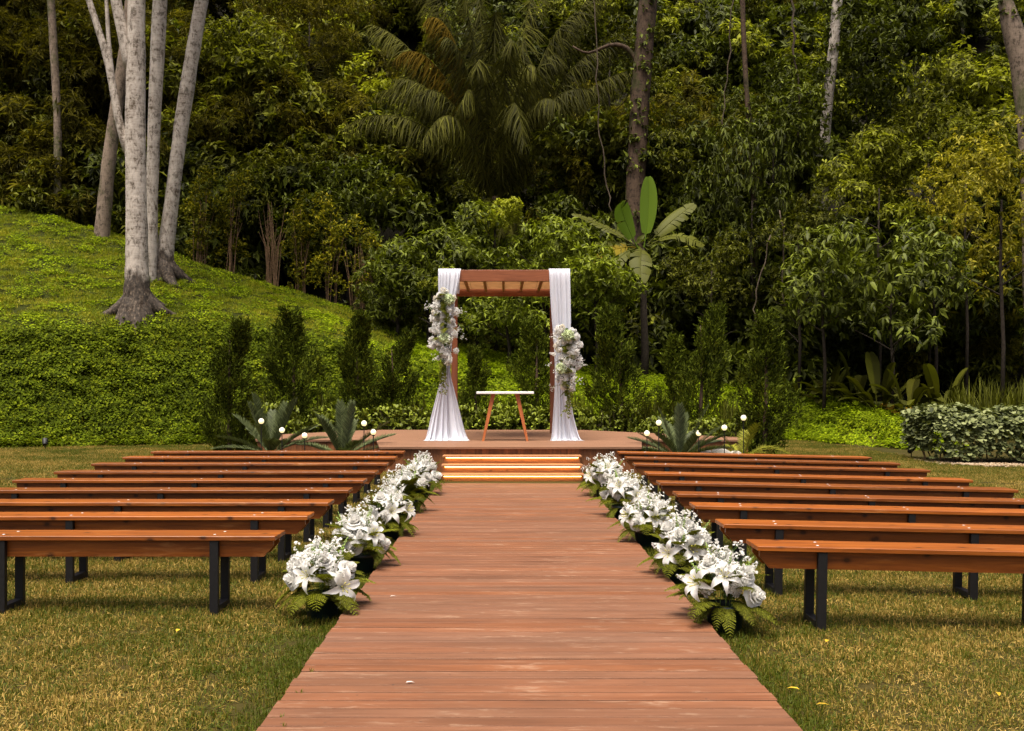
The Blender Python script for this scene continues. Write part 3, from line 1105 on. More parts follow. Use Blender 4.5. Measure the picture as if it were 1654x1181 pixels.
def spike_mesh(seed, L_=0.20, n=26, mat='petal'):
    """tapering spike of ruffled florets along +Z"""
    r = random.Random(seed)
    mb = MB()
    for i in range(n):
        t = (i + r.random() * 0.6) / n
        z = L_ * (0.12 + 0.86 * t)
        rad = 0.026 * (1 - t) ** 0.7 + 0.004
        a = i * 2.4
        size = 0.030 * (1 - 0.72 * t)
        c = Vector((rad * math.cos(a), rad * math.sin(a), z))
        out = Vector((math.cos(a), math.sin(a), 0.5)).normalized()
        q = out.to_track_quat('Z', 'Y').to_matrix()
        for k in range(5):
            b_ = 2 * PI * k / 5 + r.uniform(-.3, .3)
            w = 0.45
            p0 = c
            p1 = c + q @ Vector((size * 0.7 * math.cos(b_ - w), size * 0.7 * math.sin(b_ - w), size * r.uniform(0.0, 0.35)))
            p2 = c + q @ Vector((size * math.cos(b_), size * math.sin(b_), size * r.uniform(-0.3, 0.3)))
            p3 = c + q @ Vector((size * 0.7 * math.cos(b_ + w), size * 0.7 * math.sin(b_ + w), size * r.uniform(0.0, 0.35)))
            mb.add([p0, p1, p2, p3], [(0, 1, 2), (0, 2, 3)])
    return mb.mesh('flower_spike', M[mat], False)


def bud_mesh(seed, L_=0.16):
    r = random.Random(seed)
    mb = MB()
    mb.tube([(0, 0, 0), (0.003, 0, L_ * .5), (0, 0, L_)], [0.0022, 0.002, 0.001], 5)
    for i in range(14):
        t = i / 14
        z = L_ * (0.45 + 0.55 * t)
        a = i * 2.4
        rad = 0.008 * (1 - t) + 0.002
        s = 0.0075 * (1 - 0.6 * t)
        c = (rad * math.cos(a), rad * math.sin(a), z)
        mb.tube([(c[0], c[1], c[2] - s), (c[0], c[1], c[2]), (c[0] * 1.2, c[1] * 1.2, c[2] + s * 1.4)], [s * .4, s, s * .2], 5)
    return mb.mesh('bud_spike', M['bud'], True)


def sprig_meshes(seed, L_=0.27, nb=9, fl=0.0085):
    """branching stems of small daisy-like flowers: stems and blossoms"""
    r = random.Random(seed)
    st, bl = MB(), MB()
    top = Vector((0, 0, L_ * 0.5))
    st.tube([(0, 0, 0), (0.004, 0.003, L_ * .3), top], [0.0018, 0.0015, 0.0012], 4)
    for i in range(nb):
        a = r.uniform(0, 2 * PI)
        s = r.uniform(0.15, 0.42) * L_
        tip = top + Vector((math.cos(a) * s * 0.55, math.sin(a) * s * 0.55, s * r.uniform(0.5, 1.1)))
        st.tube([top - Vector((0, 0, r.uniform(0, .2) * L_)), top.lerp(tip, 0.5) + Vector((0, 0, 0.01)), tip], [0.001, 0.0009, 0.0006], 3, cap=False)
        for j in range(r.choice((2, 3, 3))):
            p = tip + Vector((r.uniform(-1, 1), r.uniform(-1, 1), r.uniform(-.6, .6))) * 0.017
            d = Vector((r.uniform(-.7, .7), r.uniform(-1, .4), r.uniform(0.3, 1))).normalized()
            q = d.to_track_quat('Z', 'Y').to_matrix()
            f = fl * r.uniform(0.75, 1.2)
            ring = []
            for k in range(12):
                b_ = 2 * PI * k / 12
                rr = f * (1.0 if k % 2 else 0.62)
                ring.append(p + q @ Vector((rr * math.cos(b_), rr * math.sin(b_), 0.15 * f)))
            bl.add([p + q @ Vector((0, 0, 0.35 * f))] + ring, [(0, 1 + k, 1 + (k + 1) % 12) for k in range(12)])
            bl.add([p - d * 0.004] + ring, [(0, 1 + (k + 1) % 12, 1 + k) for k in range(12)])
    return st.mesh('sprig_stem', M['stem'], True), bl.mesh('sprig_blossom', M['petal'], False)


def ball_mesh(seed, rad=0.07, n=70, mat='green_petal'):
    """hydrangea-like ball of four-petalled florets"""
    rng = np.random.default_rng(seed)
    mb = MB()
    u = unit(rng, n)
    u[:, 2] = np.abs(u[:, 2]) * 1.0 - 0.25
    for v in u:
        v = Vector(v).normalized()
        c = v * rad * rng.uniform(0.72, 1.02)
        q = (v + Vector(rng.normal(size=3)) * 0.45).normalized().to_track_quat('Z', 'Y').to_matrix()
        s = rad * rng.uniform(0.34, 0.50)
        a0 = rng.uniform(0, 6)
        for k in range(4):
            b_ = a0 + k * PI / 2
            mb.add([c, c + q @ Vector((s * .7 * math.cos(b_ - .5), s * .7 * math.sin(b_ - .5), s * .18)), c + q @ Vector((s * math.cos(b_), s * math.sin(b_), -s * .05)), c + q @ Vector((s * .7 * math.cos(b_ + .5), s * .7 * math.sin(b_ + .5), s * .18))], [(0, 1, 2), (0, 2, 3)])
    return mb.mesh('blossom_ball', M[mat], False)


def fern_mesh(seed, L_=0.30, W_=0.12, arch=0.35, mat='fern', n=15, name='fern_frond'):
    """frond along +Y from the origin, arching down"""
    rng = np.random.default_rng(seed)
    P, D, N, LL, WW = [], [], [], [], []
    def pt(t):
        return np.array([0.03 * L_ * math.sin(t * 3), L_ * t * (1 - 0.15 * t), L_ * (0.35 * t - arch * 1.6 * t * t)])
    mb = MB()
    pts = [pt(i / 8) for i in range(9)]
    mb.tube(pts, [0.0022 * (1 - 0.8 * i / 8) for i in range(9)], 4, cap=False)
    parts = [(np.array(mb.v), np.array([(f[0], f[1], f[2]) for f in mb.f] + [(f[0], f[2], f[3]) for f in mb.f]))]
    for i in range(n):
        t = 0.10 + 0.9 * i / n
        w = W_ * 0.5 * (math.sin(PI * min(1.0, 0.18 + 0.80 * t)) ** 0.8)
        p = pt(t)
        d0 = pt(min(1, t + .05)) - pt(t - .05)
        d0 /= np.linalg.norm(d0)
        for s in (-1, 1):
            side = np.array([s * 1.0, 0, 0])
            d = side * 0.9 + d0 * 0.55 + np.array([0, 0, rng.uniform(-.28, 0.02)])
            d /= np.linalg.norm(d)
            # pinna with small lobes
            m = 5
            for j in range(m):
                tt = j / m
                ln = w * 0.36 * (1 - 0.55 * tt)
                for s2 in (-1, 1):
                    perp = np.cross(d, np.array([0, 0, 1.0])) * s2
                    P.append(p + d * w * tt)
                    D.append(perp * 0.75 + d * 0.8)
                    N.append([0, 0, 1.0])
                    LL.append(ln)
                    WW.append(ln * 0.55)
            P.append(p)
            D.append(d)
            N.append([0, 0, 1.0])
            LL.append(w)
            WW.append(w * 0.16)
    parts.append(leaves(P, D, N, LL, WW))
    V_, F_ = join(parts)
    return tri_mesh(name, V_, F_, M[mat])


rnd = random.Random(21)
LILY = [lily_mesh(s, o_) for s, o_ in ((1, 1.0), (2, 0.9), (3, 1.05))]
LILYC = lily_centre()
ROSE = [rose_mesh(s, d) for s, d in ((1, 0.10), (2, 0.085), (3, 0.092))]
SPIKE = [spike_mesh(s, l, n) for s, l, n in ((1, 0.20, 30), (2, 0.17, 26), (3, 0.22, 34))]
BUD = [bud_mesh(s, l) for s, l in ((1, 0.15), (2, 0.19))]
SPRIG = [sprig_meshes(s, l, nb) for s, l, nb in ((1, 0.27, 9), (2, 0.31, 11), (3, 0.24, 8), (4, 0.29, 12))]
BALLW = [ball_mesh(s, r_, n, 'petal') for s, r_, n in ((1, 0.055, 60), (2, 0.065, 70))]
BALLG = [ball_mesh(s, 0.075, 75, 'green_petal') for s in (5, 6)]
BALLC = [ball_mesh(s, 0.05, 50, 'cream') for s in (8, 9)]
FERN = [fern_mesh(s, l, w, a) for s, l, w, a in ((1, 0.30, 0.15, 0.42), (2, 0.26, 0.13, 0.5), (3, 0.34, 0.15, 0.36), (4, 0.24, 0.12, 0.6))]


def aim(me_name, me, parent, p, d, roll=0.0, s=1.0):
    """put a flower mesh at p with its +Z along d"""
    q = Vector(d).normalized().to_track_quat('Z', 'Y').to_matrix().to_4x4()
    mw = Matrix.Translation(p) @ q @ Matrix.Rotation(roll, 4, 'Z') @ Matrix.Scale(s, 4)
    return put(me_name, me, parent, mw=mw)


def lay(me_name, me, parent, p, az, tilt, s=1.0):
    """put a frond at p pointing to azimuth az (0 = +Y, clockwise), raised by tilt"""
    mw = Matrix.Translation(p) @ Matrix.Rotation(-az, 4, 'Z') @ Matrix.Rotation(tilt, 4, 'X') @ Matrix.Scale(s, 4)
    return put(me_name, me, parent, mw=mw)


POT = MB()
POT.lathe([(0.0, 0.0), (0.075, 0.0), (0.080, 0.008), (0.098, 0.118), (0.106, 0.12), (0.108, 0.142), (0.100, 0.145), (0.096, 0.135), (0.09, 0.11), (0.0, 0.105)], 20)
POT_ME = POT.mesh('pot', M['pot'], True)


def pot_bouquet(x, y, seed, label, side, s=1.0):
    r = random.Random(seed)
    root = empty('potted_flowers', (x, y, gz(x, y) - 0.004), r.uniform(-.2, .2))
    put('pot', POT_ME, root, scale=1.0)
    c = Vector((0, 0, 0.19))
    # stems rising out of the pot
    for i in range(14):
        a = i * 2.4
        t = r.uniform(.2, 1)
        tip = c + Vector((0.10 * t * math.cos(a), 0.10 * t * math.sin(a), 0.10))
        MBt = MB().tube([(0.03 * math.cos(a), 0.03 * math.sin(a), 0.10), tip], [0.0022, 0.0018], 4)
        if i < 6:
            MBt.build('flower_stem', M['stem'], root)
    # leafy filler among the blossoms
    for i in range(18):
        az = r.uniform(0, 2 * PI)
        lay('filler_leaf', FERN[r.randrange(4)], root, (0.05 * math.sin(az), 0.05 * math.cos(az), 0.20), az, r.uniform(.5, 1.25), r.uniform(.6, .85))
    # ferns
    nf = 15
    for i in range(nf):
        az = 2 * PI * i / nf + r.uniform(-.2, .2)
        lay('fern_frond', FERN[r.randrange(4)], root, (0.055 * math.sin(az), 0.055 * math.cos(az), 0.135 + r.uniform(-.01, .05)), az, r.uniform(-.3, .5), r.uniform(.7, 1.05))
    # aisle-side, camera-side bias: these face the people walking in
    def dirn(el0, el1, wide=1.25):
        a = -PI / 2 + r.uniform(-wide, wide) + side * 0.25
        el = r.uniform(el0, el1)
        return Vector((math.cos(a) * math.cos(el), math.sin(a) * math.cos(el), math.sin(el)))
    used = []
    def place(el0, el1, rad, minr, wide=1.3):
        best = None
        for _ in range(14):
            d = dirn(el0, el1, wide)
            p = c + Vector((d.x * rad * 1.05, d.y * rad * 0.85, d.z * rad * 1.12))
            m = min([(p - q).length for q in used] + [9])
            if best is None or m > best[0]:
                best = (m, p, d)
            if m > minr:
                break
        used.append(best[1])
        return best[1], best[2]
    nl = r.choice((1, 2, 2))
    for i in range(nl):
        p, d = place(0.0, 0.9, 0.155, 0.13, 0.9)
        L_ = aim('lily', LILY[r.randrange(3)], root, p, d + Vector((0, -.3, .1)), r.uniform(0, 6), r.uniform(.95, 1.2))
        put('stamen', LILYC, L_)
    for i in range(r.choice((3, 3, 4))):
        p, d = place(0.05, 1.2, 0.150, 0.10, 1.4)
        aim('rose', ROSE[r.randrange(3)], root, p, d + Vector((0, -.2, .2)), r.uniform(0, 6), r.uniform(1.0, 1.28))
    for i in range(r.choice((1, 2))):
        p, d = place(0.4, 1.3, 0.15, 0.08, 2.6)
        aim('blossom_ball', BALLW[r.randrange(2)], root, p, d, r.uniform(0, 6), r.uniform(.75, 1.0))
    for i in range(r.choice((8, 9, 9))):
        d = dirn(0.05, 1.45, 3.1)
        aim('flower_spike', SPIKE[r.randrange(3)], root, c + d * 0.06, d + Vector((0, 0, .3)), r.uniform(0, 6), r.uniform(.75, 1.0))
    for i in range(4):
        d = dirn(0.5, 1.35, 2.6)
        aim('bud_spike', BUD[r.randrange(2)], root, c + d * 0.10, d + Vector((0, 0, .4)), r.uniform(0, 6), r.uniform(.8, 1.05))
    for i in range(16):
        d = dirn(0.15, 1.5, 3.14)
        if i < 3:
            d = Vector((side * 0.0 + r.uniform(-.4, .4), r.uniform(0, .5), 1))
        st, bl = SPRIG[r.randrange(4)]
        sp = aim('daisy_sprig', st, root, c - d * 0.02, d + Vector((0, 0, .35)), r.uniform(0, 6), r.uniform(.9, 1.25))
        put('blossom', bl, sp)
    root.scale = (s, s, s)
    return tag(root, label, 'flower arrangement', 'potted white flowers lining the walkway')


LP = [(-1.045, 5.72, 'nearest'), (-1.03, 7.1, 'second'), (-1.02, 8.65, 'third'), (-1.02, 10.35, 'fourth'), (-1.01, 12.1, 'farthest')]
RP = [(1.20, 5.42, 'nearest'), (1.195, 6.75, 'second'), (1.19, 8.3, 'third'), (1.19, 9.95, 'fourth'), (1.20, 11.9, 'farthest')]
for sd_, lst in ((-1, LP), (1, RP)):
    for i, (x, y, w) in enumerate(lst):
        pos = {'nearest': 'nearest the camera', 'farthest': 'beside the steps'}.get(w, w + ' from the camera')
        pot_bouquet(x, y, 40 + i * 7 + (3 if sd_ > 0 else 0), 'white lilies, roses and fern in a dark pot, %s walkway edge, %s' % ('left' if sd_ < 0 else 'right', pos), -sd_, [1.06, 1.08, 1.1, 1.14, 1.14][i])


def arch_bouquet(cx, table, seed, label, Yd=16.36):
    """table: (photo y, left x, right x) outline of the hanging arrangement"""
    r = random.Random(seed)
    y0, y1 = table[0][0], table[-1][0]
    base = at(cx, (y0 + y1) / 2, Yd)
    root = empty('hanging_flowers', base)
    S = 1608.0 / Yd
    def spot(margin=0.0, t=None):
        yy = y0 + (y1 - y0) * (r.random() if t is None else t)
        l = np.interp(yy, [q[0] for q in table], [q[1] for q in table])
        h = np.interp(yy, [q[0] for q in table], [q[2] for q in table])
        s = r.uniform(-1 + margin, 1 - margin)
        xx = (l + h) / 2 + s * (h - l) / 2
        dpt = math.sqrt(max(0.05, 1 - s * s))
        return Vector(((xx - cx) / S, -0.16 * dpt, -(yy - (y0 + y1) / 2) / S)), s
    MB().tube([(0, .02, -(y1 - y0) / 2 / S), (0, .03, 0), (0, .02, (y1 - y0) / 2 / S)], [0.03, 0.05, 0.03], 8).build('binding', M['stem'], root)
    n = 62
    for i in range(56):
        p, s = spot()
        p.y *= 0.75
        lay('fern_frond', FERN[r.randrange(4)], root, p * 0.85, PI + s * 1.5 + r.uniform(-.9, .9), r.uniform(-.6, .5), r.uniform(.6, .95))
    for i in range(n):
        p, s = spot(0.12, (i + .5) / n * 0.9)
        d = Vector((s * 0.9, -1, r.uniform(-.2, .6)))
        k = r.random()
        if k < 0.22:
            aim('blossom_ball', BALLW[r.randrange(2)], root, p, d, r.uniform(0, 6), r.uniform(.9, 1.25))
        elif k < 0.42:
            aim('blossom_ball', BALLC[r.randrange(2)], root, p, d, r.uniform(0, 6), r.uniform(.9, 1.2))
        elif k < 0.72:
            aim('rose', ROSE[r.randrange(3)], root, p, d, r.uniform(0, 6), r.uniform(.8, 1.1))
        elif k < 0.82:
            aim('lily', LILY[r.randrange(3)], root, p, d, r.uniform(0, 6), r.uniform(.8, 1.0))
        else:
            aim('flower_spike', SPIKE[r.randrange(3)], root, p * 0.9, d + Vector((s * .8, 0, .3)), r.uniform(0, 6), r.uniform(.7, 1.0))
    for t in (0.12, 0.6):
        p, s = spot(0.5, t)
        aim('hydrangea', BALLG[r.randrange(2)], root, p - Vector((0, .05, 0)), Vector((s * .3, -1, .3)), 0, 1.15)
    for i in range(12):
        p, s = spot(0.0)
        st, bl = SPRIG[r.randrange(4)]
        sp = aim('daisy_sprig', st, root, p * .8, Vector((s * 1.2, -.8, r.uniform(-.6, 1))), r.uniform(0, 6), r.uniform(.8, 1.0))
        put('blossom', bl, sp)
    # trailing greenery under the bunch
    rng = np.random.default_rng(seed)
    for i in range(6):
        a = Vector((r.uniform(-.05, .06), -0.12, -(y1 - y0) / 2 / S + 0.15))
        L_ = r.uniform(0.30, 0.52)
        pts = [a + Vector((0.03 * math.sin(3 * t + i) + 0.06 * t * r.uniform(-1, 1), -0.02 * t, -L_ * t)) for t in (0, .25, .5, .75, 1)]
        tr = MB().tube(pts, [.003, .003, .0025, .002, .001], 4).build('trailing_stem', M['stem'], root)
        m = 26
        tt = rng.uniform(0.1, 1, m)
        P = np.array([np.array([np.interp(q, [0, .25, .5, .75, 1], [p_[j] for p_ in pts]) for j in range(3)]) for q in tt])
        D = unit(rng, m) * np.array([[1, .8, .4]]) - np.array([[0, .2, .5]])
        V_, F_ = leaves(P, D, np.tile([[0, -1, .4]], (m, 1)), rng.uniform(.035, .06, m), .02)
        put('trailing_leaf', tri_mesh('trailing_leaf', V_, F_, M['fern']), tr)['kind'] = 'stuff'
    return tag(root, label, 'flower arrangement', 'flowers tied to the pergola posts')


arch_bouquet(718, [(470, 706, 726), (485, 697, 737), (510, 695, 742), (540, 694, 742), (570, 697, 740), (585, 703, 732), (600, 711, 726)], 3,
             'long hanging cluster of white flowers tied high on the left pergola post')
arch_bouquet(915, [(530, 902, 920), (545, 894, 938), (570, 891, 938), (600, 893, 936), (620, 898, 928), (640, 902, 920)], 11,
             'shorter cluster of white flowers tied low on the right pergola post')

# ---------------------------------------------------------------- globe lamps on stakes
def lamp(px, py, Y, label):
    p = at(px, py, Y)
    zg = gz(p.x, Y)
    root = empty('globe_lamp', (p.x, Y, zg))
    h = p.z - zg
    MB().tube([(0, 0, -0.02), (0, 0, h - 0.045)], 0.007, 6).build('stake', M['leg'], root)
    MB().lathe([(0.0, h - 0.058), (0.022, h - 0.056), (0.026, h - 0.040), (0.0, h - 0.036)], 10).build('collar', M['leg'], root)
    r_ = 0.041
    prof = [(max(0.0005, r_ * math.sin(PI * i / 10)), h - r_ * math.cos(PI * i / 10)) for i in range(11)]
    MB().lathe(prof, 16).build('globe', M['globe'], root, True)
    return tag(root, label, 'lamp', 'lit globe lamps in the plant beds')


LAMPS = [(422, 680.5, 14.62, 'lit globe lamp highest and leftmost of the left plant bed'), (455.5, 695, 14.62, 'lit globe lamp right beside the leftmost cycad'),
         (492, 703.5, 14.62, 'lit globe lamp low between the two left cycads'), (588, 684, 14.62, 'lit globe lamp higher of the pair by the left stage corner'),
         (603, 698, 14.62, 'lit globe lamp lower of the pair by the left stage corner'), (1045, 700, 14.62, 'lit globe lamp low at the right stage corner'),
         (1064, 683, 14.62, 'lit globe lamp behind the broad right cycad, by the stage corner'), (1128.6, 700, 14.62, 'lit globe lamp at the right edge of the broad right cycad'),
         (1170, 691, 14.62, 'lit globe lamp above the pale dry-looking cycad'), (1201, 675, 14.62, 'lit globe lamp highest and rightmost, beside the conifer')]
for a in LAMPS:
    lamp(*a)


def spotlight(px, py, Y, label, rz):
    p = at(px, py, Y)
    root = empty('garden_spotlight', (p.x, Y, gz(p.x, Y)), rz)
    MB().tube([(0, 0, -.03), (0, 0, .10)], .01, 6).build('spike', M['leg'], root)
    hd = MB()
    hd.lathe([(0.0, -.09), (.035, -.09), (.05, -.05), (.062, .05), (.055, .05), (.045, 0.02), (0, .015)], 12)
    o = hd.build('lamp_head', M['leg'], root)
    o.location = (0, 0, .16)
    o.rotation_euler = (R(-50), 0, 0)
    ln = MB().lathe([(0.0, .036), (.05, .036)], 12).build('lens', M['white_top'], o)
    return tag(root, label, 'spotlight', 'ground spotlights at the foot of the planting')


spotlight(73, 735, 20.2, 'small black ground spotlight on the lawn below the grassy bank at left', R(20))
spotlight(1472, 740, 18.9, 'small ground spotlight between the bright ground cover and the pebbles at right', R(-60))

# ---------------------------------------------------------------- leaf materials of the planting
M['cycad'] = leaf_mat('cycad_leaf', [(0.042, 0.054, 0.018), (0.090, 0.110, 0.040), (0.155, 0.180, 0.072)], 0.35, 0.12, 0.7, warm=0)
M['cycad_dry'] = leaf_mat('pale_cycad_leaf', [(0.10, 0.11, 0.045), (0.17, 0.17, 0.075), (0.24, 0.22, 0.11)], 0.5, 0.15)
M['cycad_rib'] = plain_mat('cycad_rib', (0.24, 0.20, 0.06), 0.5, 0.3, var=0.3)
M['conifer'] = leaf_mat('conifer_spray', [(0.012, 0.020, 0.003), (0.030, 0.045, 0.005), (0.062, 0.082, 0.008), (0.14, 0.17, 0.014)], 0.7, 0.15, 0.15, warm=.76)
M['clusia'] = leaf_mat('glossy_round_leaf', [(0.026, 0.050, 0.012), (0.084, 0.144, 0.039), (0.181, 0.272, 0.082)], 0.35, 0.12, 0.5, warm=.84)
M['strap'] = leaf_mat('strap_leaf', [(0.026, 0.050, 0.010), (0.054, 0.090, 0.017), (0.102, 0.144, 0.026)], 0.4, 0.2, 0.4)
M['hedge'] = leaf_mat('grey_green_hedge_leaf', [(0.034, 0.042, 0.012), (0.090, 0.105, 0.032), (0.18, 0.20, 0.070), (0.26, 0.28, 0.115)], 0.45, 0.15, 0.6, warm=0)
M['cover'] = leaf_mat('ground_cover_leaf', [(0.050, 0.083, 0.002), (0.121, 0.182, 0.004), (0.220, 0.297, 0.007), (0.330, 0.396, 0.011)], 0.6, 0.35, 0.2, warm=.72, patch=.2)
M['cover_bank'] = leaf_mat('bank_cover_leaf', [(0.018, 0.032, 0.001), (0.050, 0.080, 0.002), (0.105, 0.145, 0.004), (0.19, 0.22, 0.007)], 0.6, 0.3, 0.2, warm=.72, patch=.15)
M['shrub_light'] = leaf_mat('mid_green_leaf', [(0.023, 0.037, 0.010), (0.092, 0.130, 0.035), (0.241, 0.305, 0.085)], 0.4, 0.25, 0.45, warm=.84)
M['shrub_lime'] = leaf_mat('lime_leaf', [(0.084, 0.144, 0.014), (0.156, 0.240, 0.022), (0.240, 0.348, 0.030)], 0.45, 0.35)
M['big_leaf'] = leaf_mat('whorled_leaf', [(0.014, 0.027, 0.007), (0.062, 0.097, 0.027), (0.160, 0.233, 0.065)], 0.38, 0.22, 0.5, warm=.84)
M['yellow_leaf'] = leaf_mat('yellow_green_leaf', [(0.093, 0.090, 0.010), (0.218, 0.199, 0.022), (0.409, 0.345, 0.041)], 0.45, 0.3)
M['jungle_a'] = leaf_mat('jungle_leaf_dark', [(0.010, 0.016, 0.004), (0.041, 0.062, 0.017), (0.129, 0.160, 0.050)], 0.45, 0.2, 0.4, hue=0.35, warm=.84)
M['jungle_b'] = leaf_mat('jungle_leaf_olive', [(0.015, 0.019, 0.004), (0.065, 0.075, 0.018), (0.188, 0.195, 0.052)], 0.5, 0.25, 0.35, hue=0.35)
M['jungle_c'] = leaf_mat('jungle_leaf_brownish', [(0.023, 0.022, 0.005), (0.072, 0.064, 0.014), (0.167, 0.143, 0.033)], 0.55, 0.3, 0.3, hue=0.35)
M['jungle_d'] = leaf_mat('jungle_leaf_fresh', [(0.025, 0.040, 0.005), (0.112, 0.157, 0.019), (0.306, 0.388, 0.040)], 0.45, 0.35, 0.35, hue=0.3)
M['flower_shrub'] = leaf_mat('yellow_tipped_leaf', [(0.036, 0.042, 0.007), (0.108, 0.118, 0.017), (0.183, 0.183, 0.021), (0.496, 0.402, 0.023)], 0.5, 0.3)
M['palm'] = leaf_mat('palm_leaflet', [(0.013, 0.017, 0.006), (0.040, 0.048, 0.017), (0.078, 0.085, 0.035)], 0.6, 0.2, 0.3, hue=0.3, warm=1.02)
M['palm_dead'] = leaf_mat('dead_palm_leaflet', [(0.035, 0.024, 0.013), (0.065, 0.042, 0.023), (0.10, 0.065, 0.036)], 0.85, 0.1, 0.1)
M['palm_rib'] = plain_mat('palm_rib', (0.16, 0.14, 0.05), 0.5, 0.3, var=0.3)
M['calathea'] = leaf_mat('broad_dark_leaf', [(0.018, 0.032, 0.008), (0.030, 0.051, 0.013), (0.051, 0.078, 0.020)], 0.6, 0.25, 0.25, patch=.3)
M['dry_leaf'] = leaf_mat('dry_broad_leaf', [(0.16, 0.095, 0.05), (0.26, 0.16, 0.09)], 0.8, 0.15, 0.1)
M['banana'] = leaf_mat('banana_leaf', [(0.055, 0.075, 0.03), (0.085, 0.105, 0.045)], 0.4, 0.3, 0.45, hue=0.15)
M['banana_young'] = leaf_mat('young_banana_leaf', [(0.11, 0.18, 0.02), (0.14, 0.22, 0.03)], 0.4, 0.35, 0.45, hue=0.05, warm=.6)
M['banana_old'] = leaf_mat('old_banana_leaf', [(0.20, 0.15, 0.035), (0.25, 0.19, 0.05)], 0.6, 0.25, 0.2)
M['fallen'] = leaf_mat('fallen_leaf', [(0.35, 0.16, 0.03), (0.50, 0.33, 0.04), (0.22, 0.09, 0.03)], 0.7, 0.1)


# ---------------------------------------------------------------- fronds
def frond_mesh(name, pts, nl, Lf, Wf, mat, seed, hang=0.5, fwd=0.5, tpl='blade', tip=0.45, rib=0.012, start=0.12, bend=0.0, flat=0.0, messy=0.10):
    """pinnate frond along the polyline pts (world or local); leaflets Lf long hang from both sides"""
    rng = np.random.default_rng(seed)
    pts = np.array([tuple(p) for p in pts], dtype=float)
    m = len(pts)
    ts = np.linspace(0, 1, m)
    def at_t(t):
        return np.stack([np.interp(t, ts, pts[:, j]) for j in range(3)], axis=-1)
    mb = MB()
    mb.tube([tuple(p) for p in pts], [rib * (1 - 0.85 * t) for t in ts], 5, cap=False)
    rt = np.array([(f[0], f[1], f[2]) for f in mb.f] + [(f[0], f[2], f[3]) for f in mb.f])
    t = np.linspace(start, 1.0, nl)
    t = np.repeat(t, 2) + rng.uniform(-.006, .006, nl * 2)
    t = np.clip(t, start, 1.0)
    s = np.tile([-1.0, 1.0], nl)
    p = at_t(t)
    d0 = at_t(np.clip(t + .03, 0, 1)) - at_t(np.clip(t - .03, 0, 1))
    d0 /= np.linalg.norm(d0, axis=1, keepdims=True) + 1e-9
    side = np.cross(d0, np.array([[0, 0, 1.0]]))
    side /= np.linalg.norm(side, axis=1, keepdims=True) + 1e-9
    up = np.cross(side, d0)
    d = side * s[:, None] * (1 - 0.3 * hang) + d0 * (fwd + tip * t[:, None] ** 3) + up * (0.25 * (1 - hang) + flat)
    d[:, 2] -= hang * rng.uniform(0.6, 1.3, nl * 2)
    d += rng.normal(size=d.shape) * messy
    prof = np.clip(np.sin(PI * (0.12 + 0.80 * (t - start) / (1 - start))), 0.15, 1) ** 0.6
    L_ = Lf * prof * rng.uniform(.85, 1.1, nl * 2)
    N = up + side * s[:, None] * 0.4
    LV = leaves(p, d, N, L_, Wf * (0.5 + 0.5 * prof), tpl, bend)
    V_, F_ = join([(np.array(mb.v), rt), LV])
    return tri_mesh(name, V_, F_, mat)


def arc(p0, p1, lift, n=12, side=0.0):
    p0, p1 = Vector(p0), Vector(p1)
    c = (p0 + p1) / 2 + Vector((side, 0, lift))
    return [p0 * (1 - t) ** 2 + c * 2 * t * (1 - t) + p1 * t * t for t in [i / n for i in range(n + 1)]]


# ---------------------------------------------------------------- cycads in front of the stage wings
CF = [frond_mesh('frond', arc((0, 0, 0), (0, l, h), lf), 74, .14, .019, M['cycad'], 60 + i, hang=0.0, fwd=0.95, flat=0.35, rib=0.010)
      for i, (l, h, lf) in enumerate(((.60, .50, .05), (.38, .72, .03), (.76, .34, .07), (.84, .14, .10)))]
CFD = [frond_mesh('frond', arc((0, 0, 0), (0, l, h), lf), 40, .15, .014, M['cycad_dry'], 70 + i, hang=0.15, fwd=0.7, flat=0.2, rib=0.010)
       for i, (l, h, lf) in enumerate(((.70, .20, .26), (.42, .50, .12), (.78, .02, .28), (.60, -.05, .28)))]


def cycad(px, Y, label, seed, fr, n, s=1.0, zb=0.2):
    r = random.Random(seed)
    x = (px - HX) * Y / FPX
    root = empty('cycad', (x, Y, gz(x, Y)))
    tr = MB()
    tr.lathe([(0.10, -.03), (0.12, .06), (.105, zb), (.06, zb + .06), (0, zb + .08)], 10)
    tr.build('trunk', M['bark_brown'], root)
    for i in range(n):
        az = 2 * PI * i / n + r.uniform(-.25, .25)
        k = i % 4
        lay('frond', fr[k], root, (0.03 * math.sin(az), 0.03 * math.cos(az), zb + .03), az, r.uniform(-.15, .12), s * r.uniform(.88, 1.1))
    return tag(root, label, 'cycad', 'cycads in front of the stage')


cycad(437, 15.45, 'dark green cycad, leftmost of the two left of the stage', 1, CF, 15, 1.12, .18)
cycad(553, 15.25, 'dark green cycad nearest the left stage corner', 2, CF, 14, 1.08, .14)
cycad(1098, 15.25, 'broad dark green cycad by the right stage corner', 3, CF, 17, 1.05, .14)
cycad(1198, 15.35, 'pale feathery cycad right of the stage, among white rocks', 4, CFD, 12, 1.0, .14)


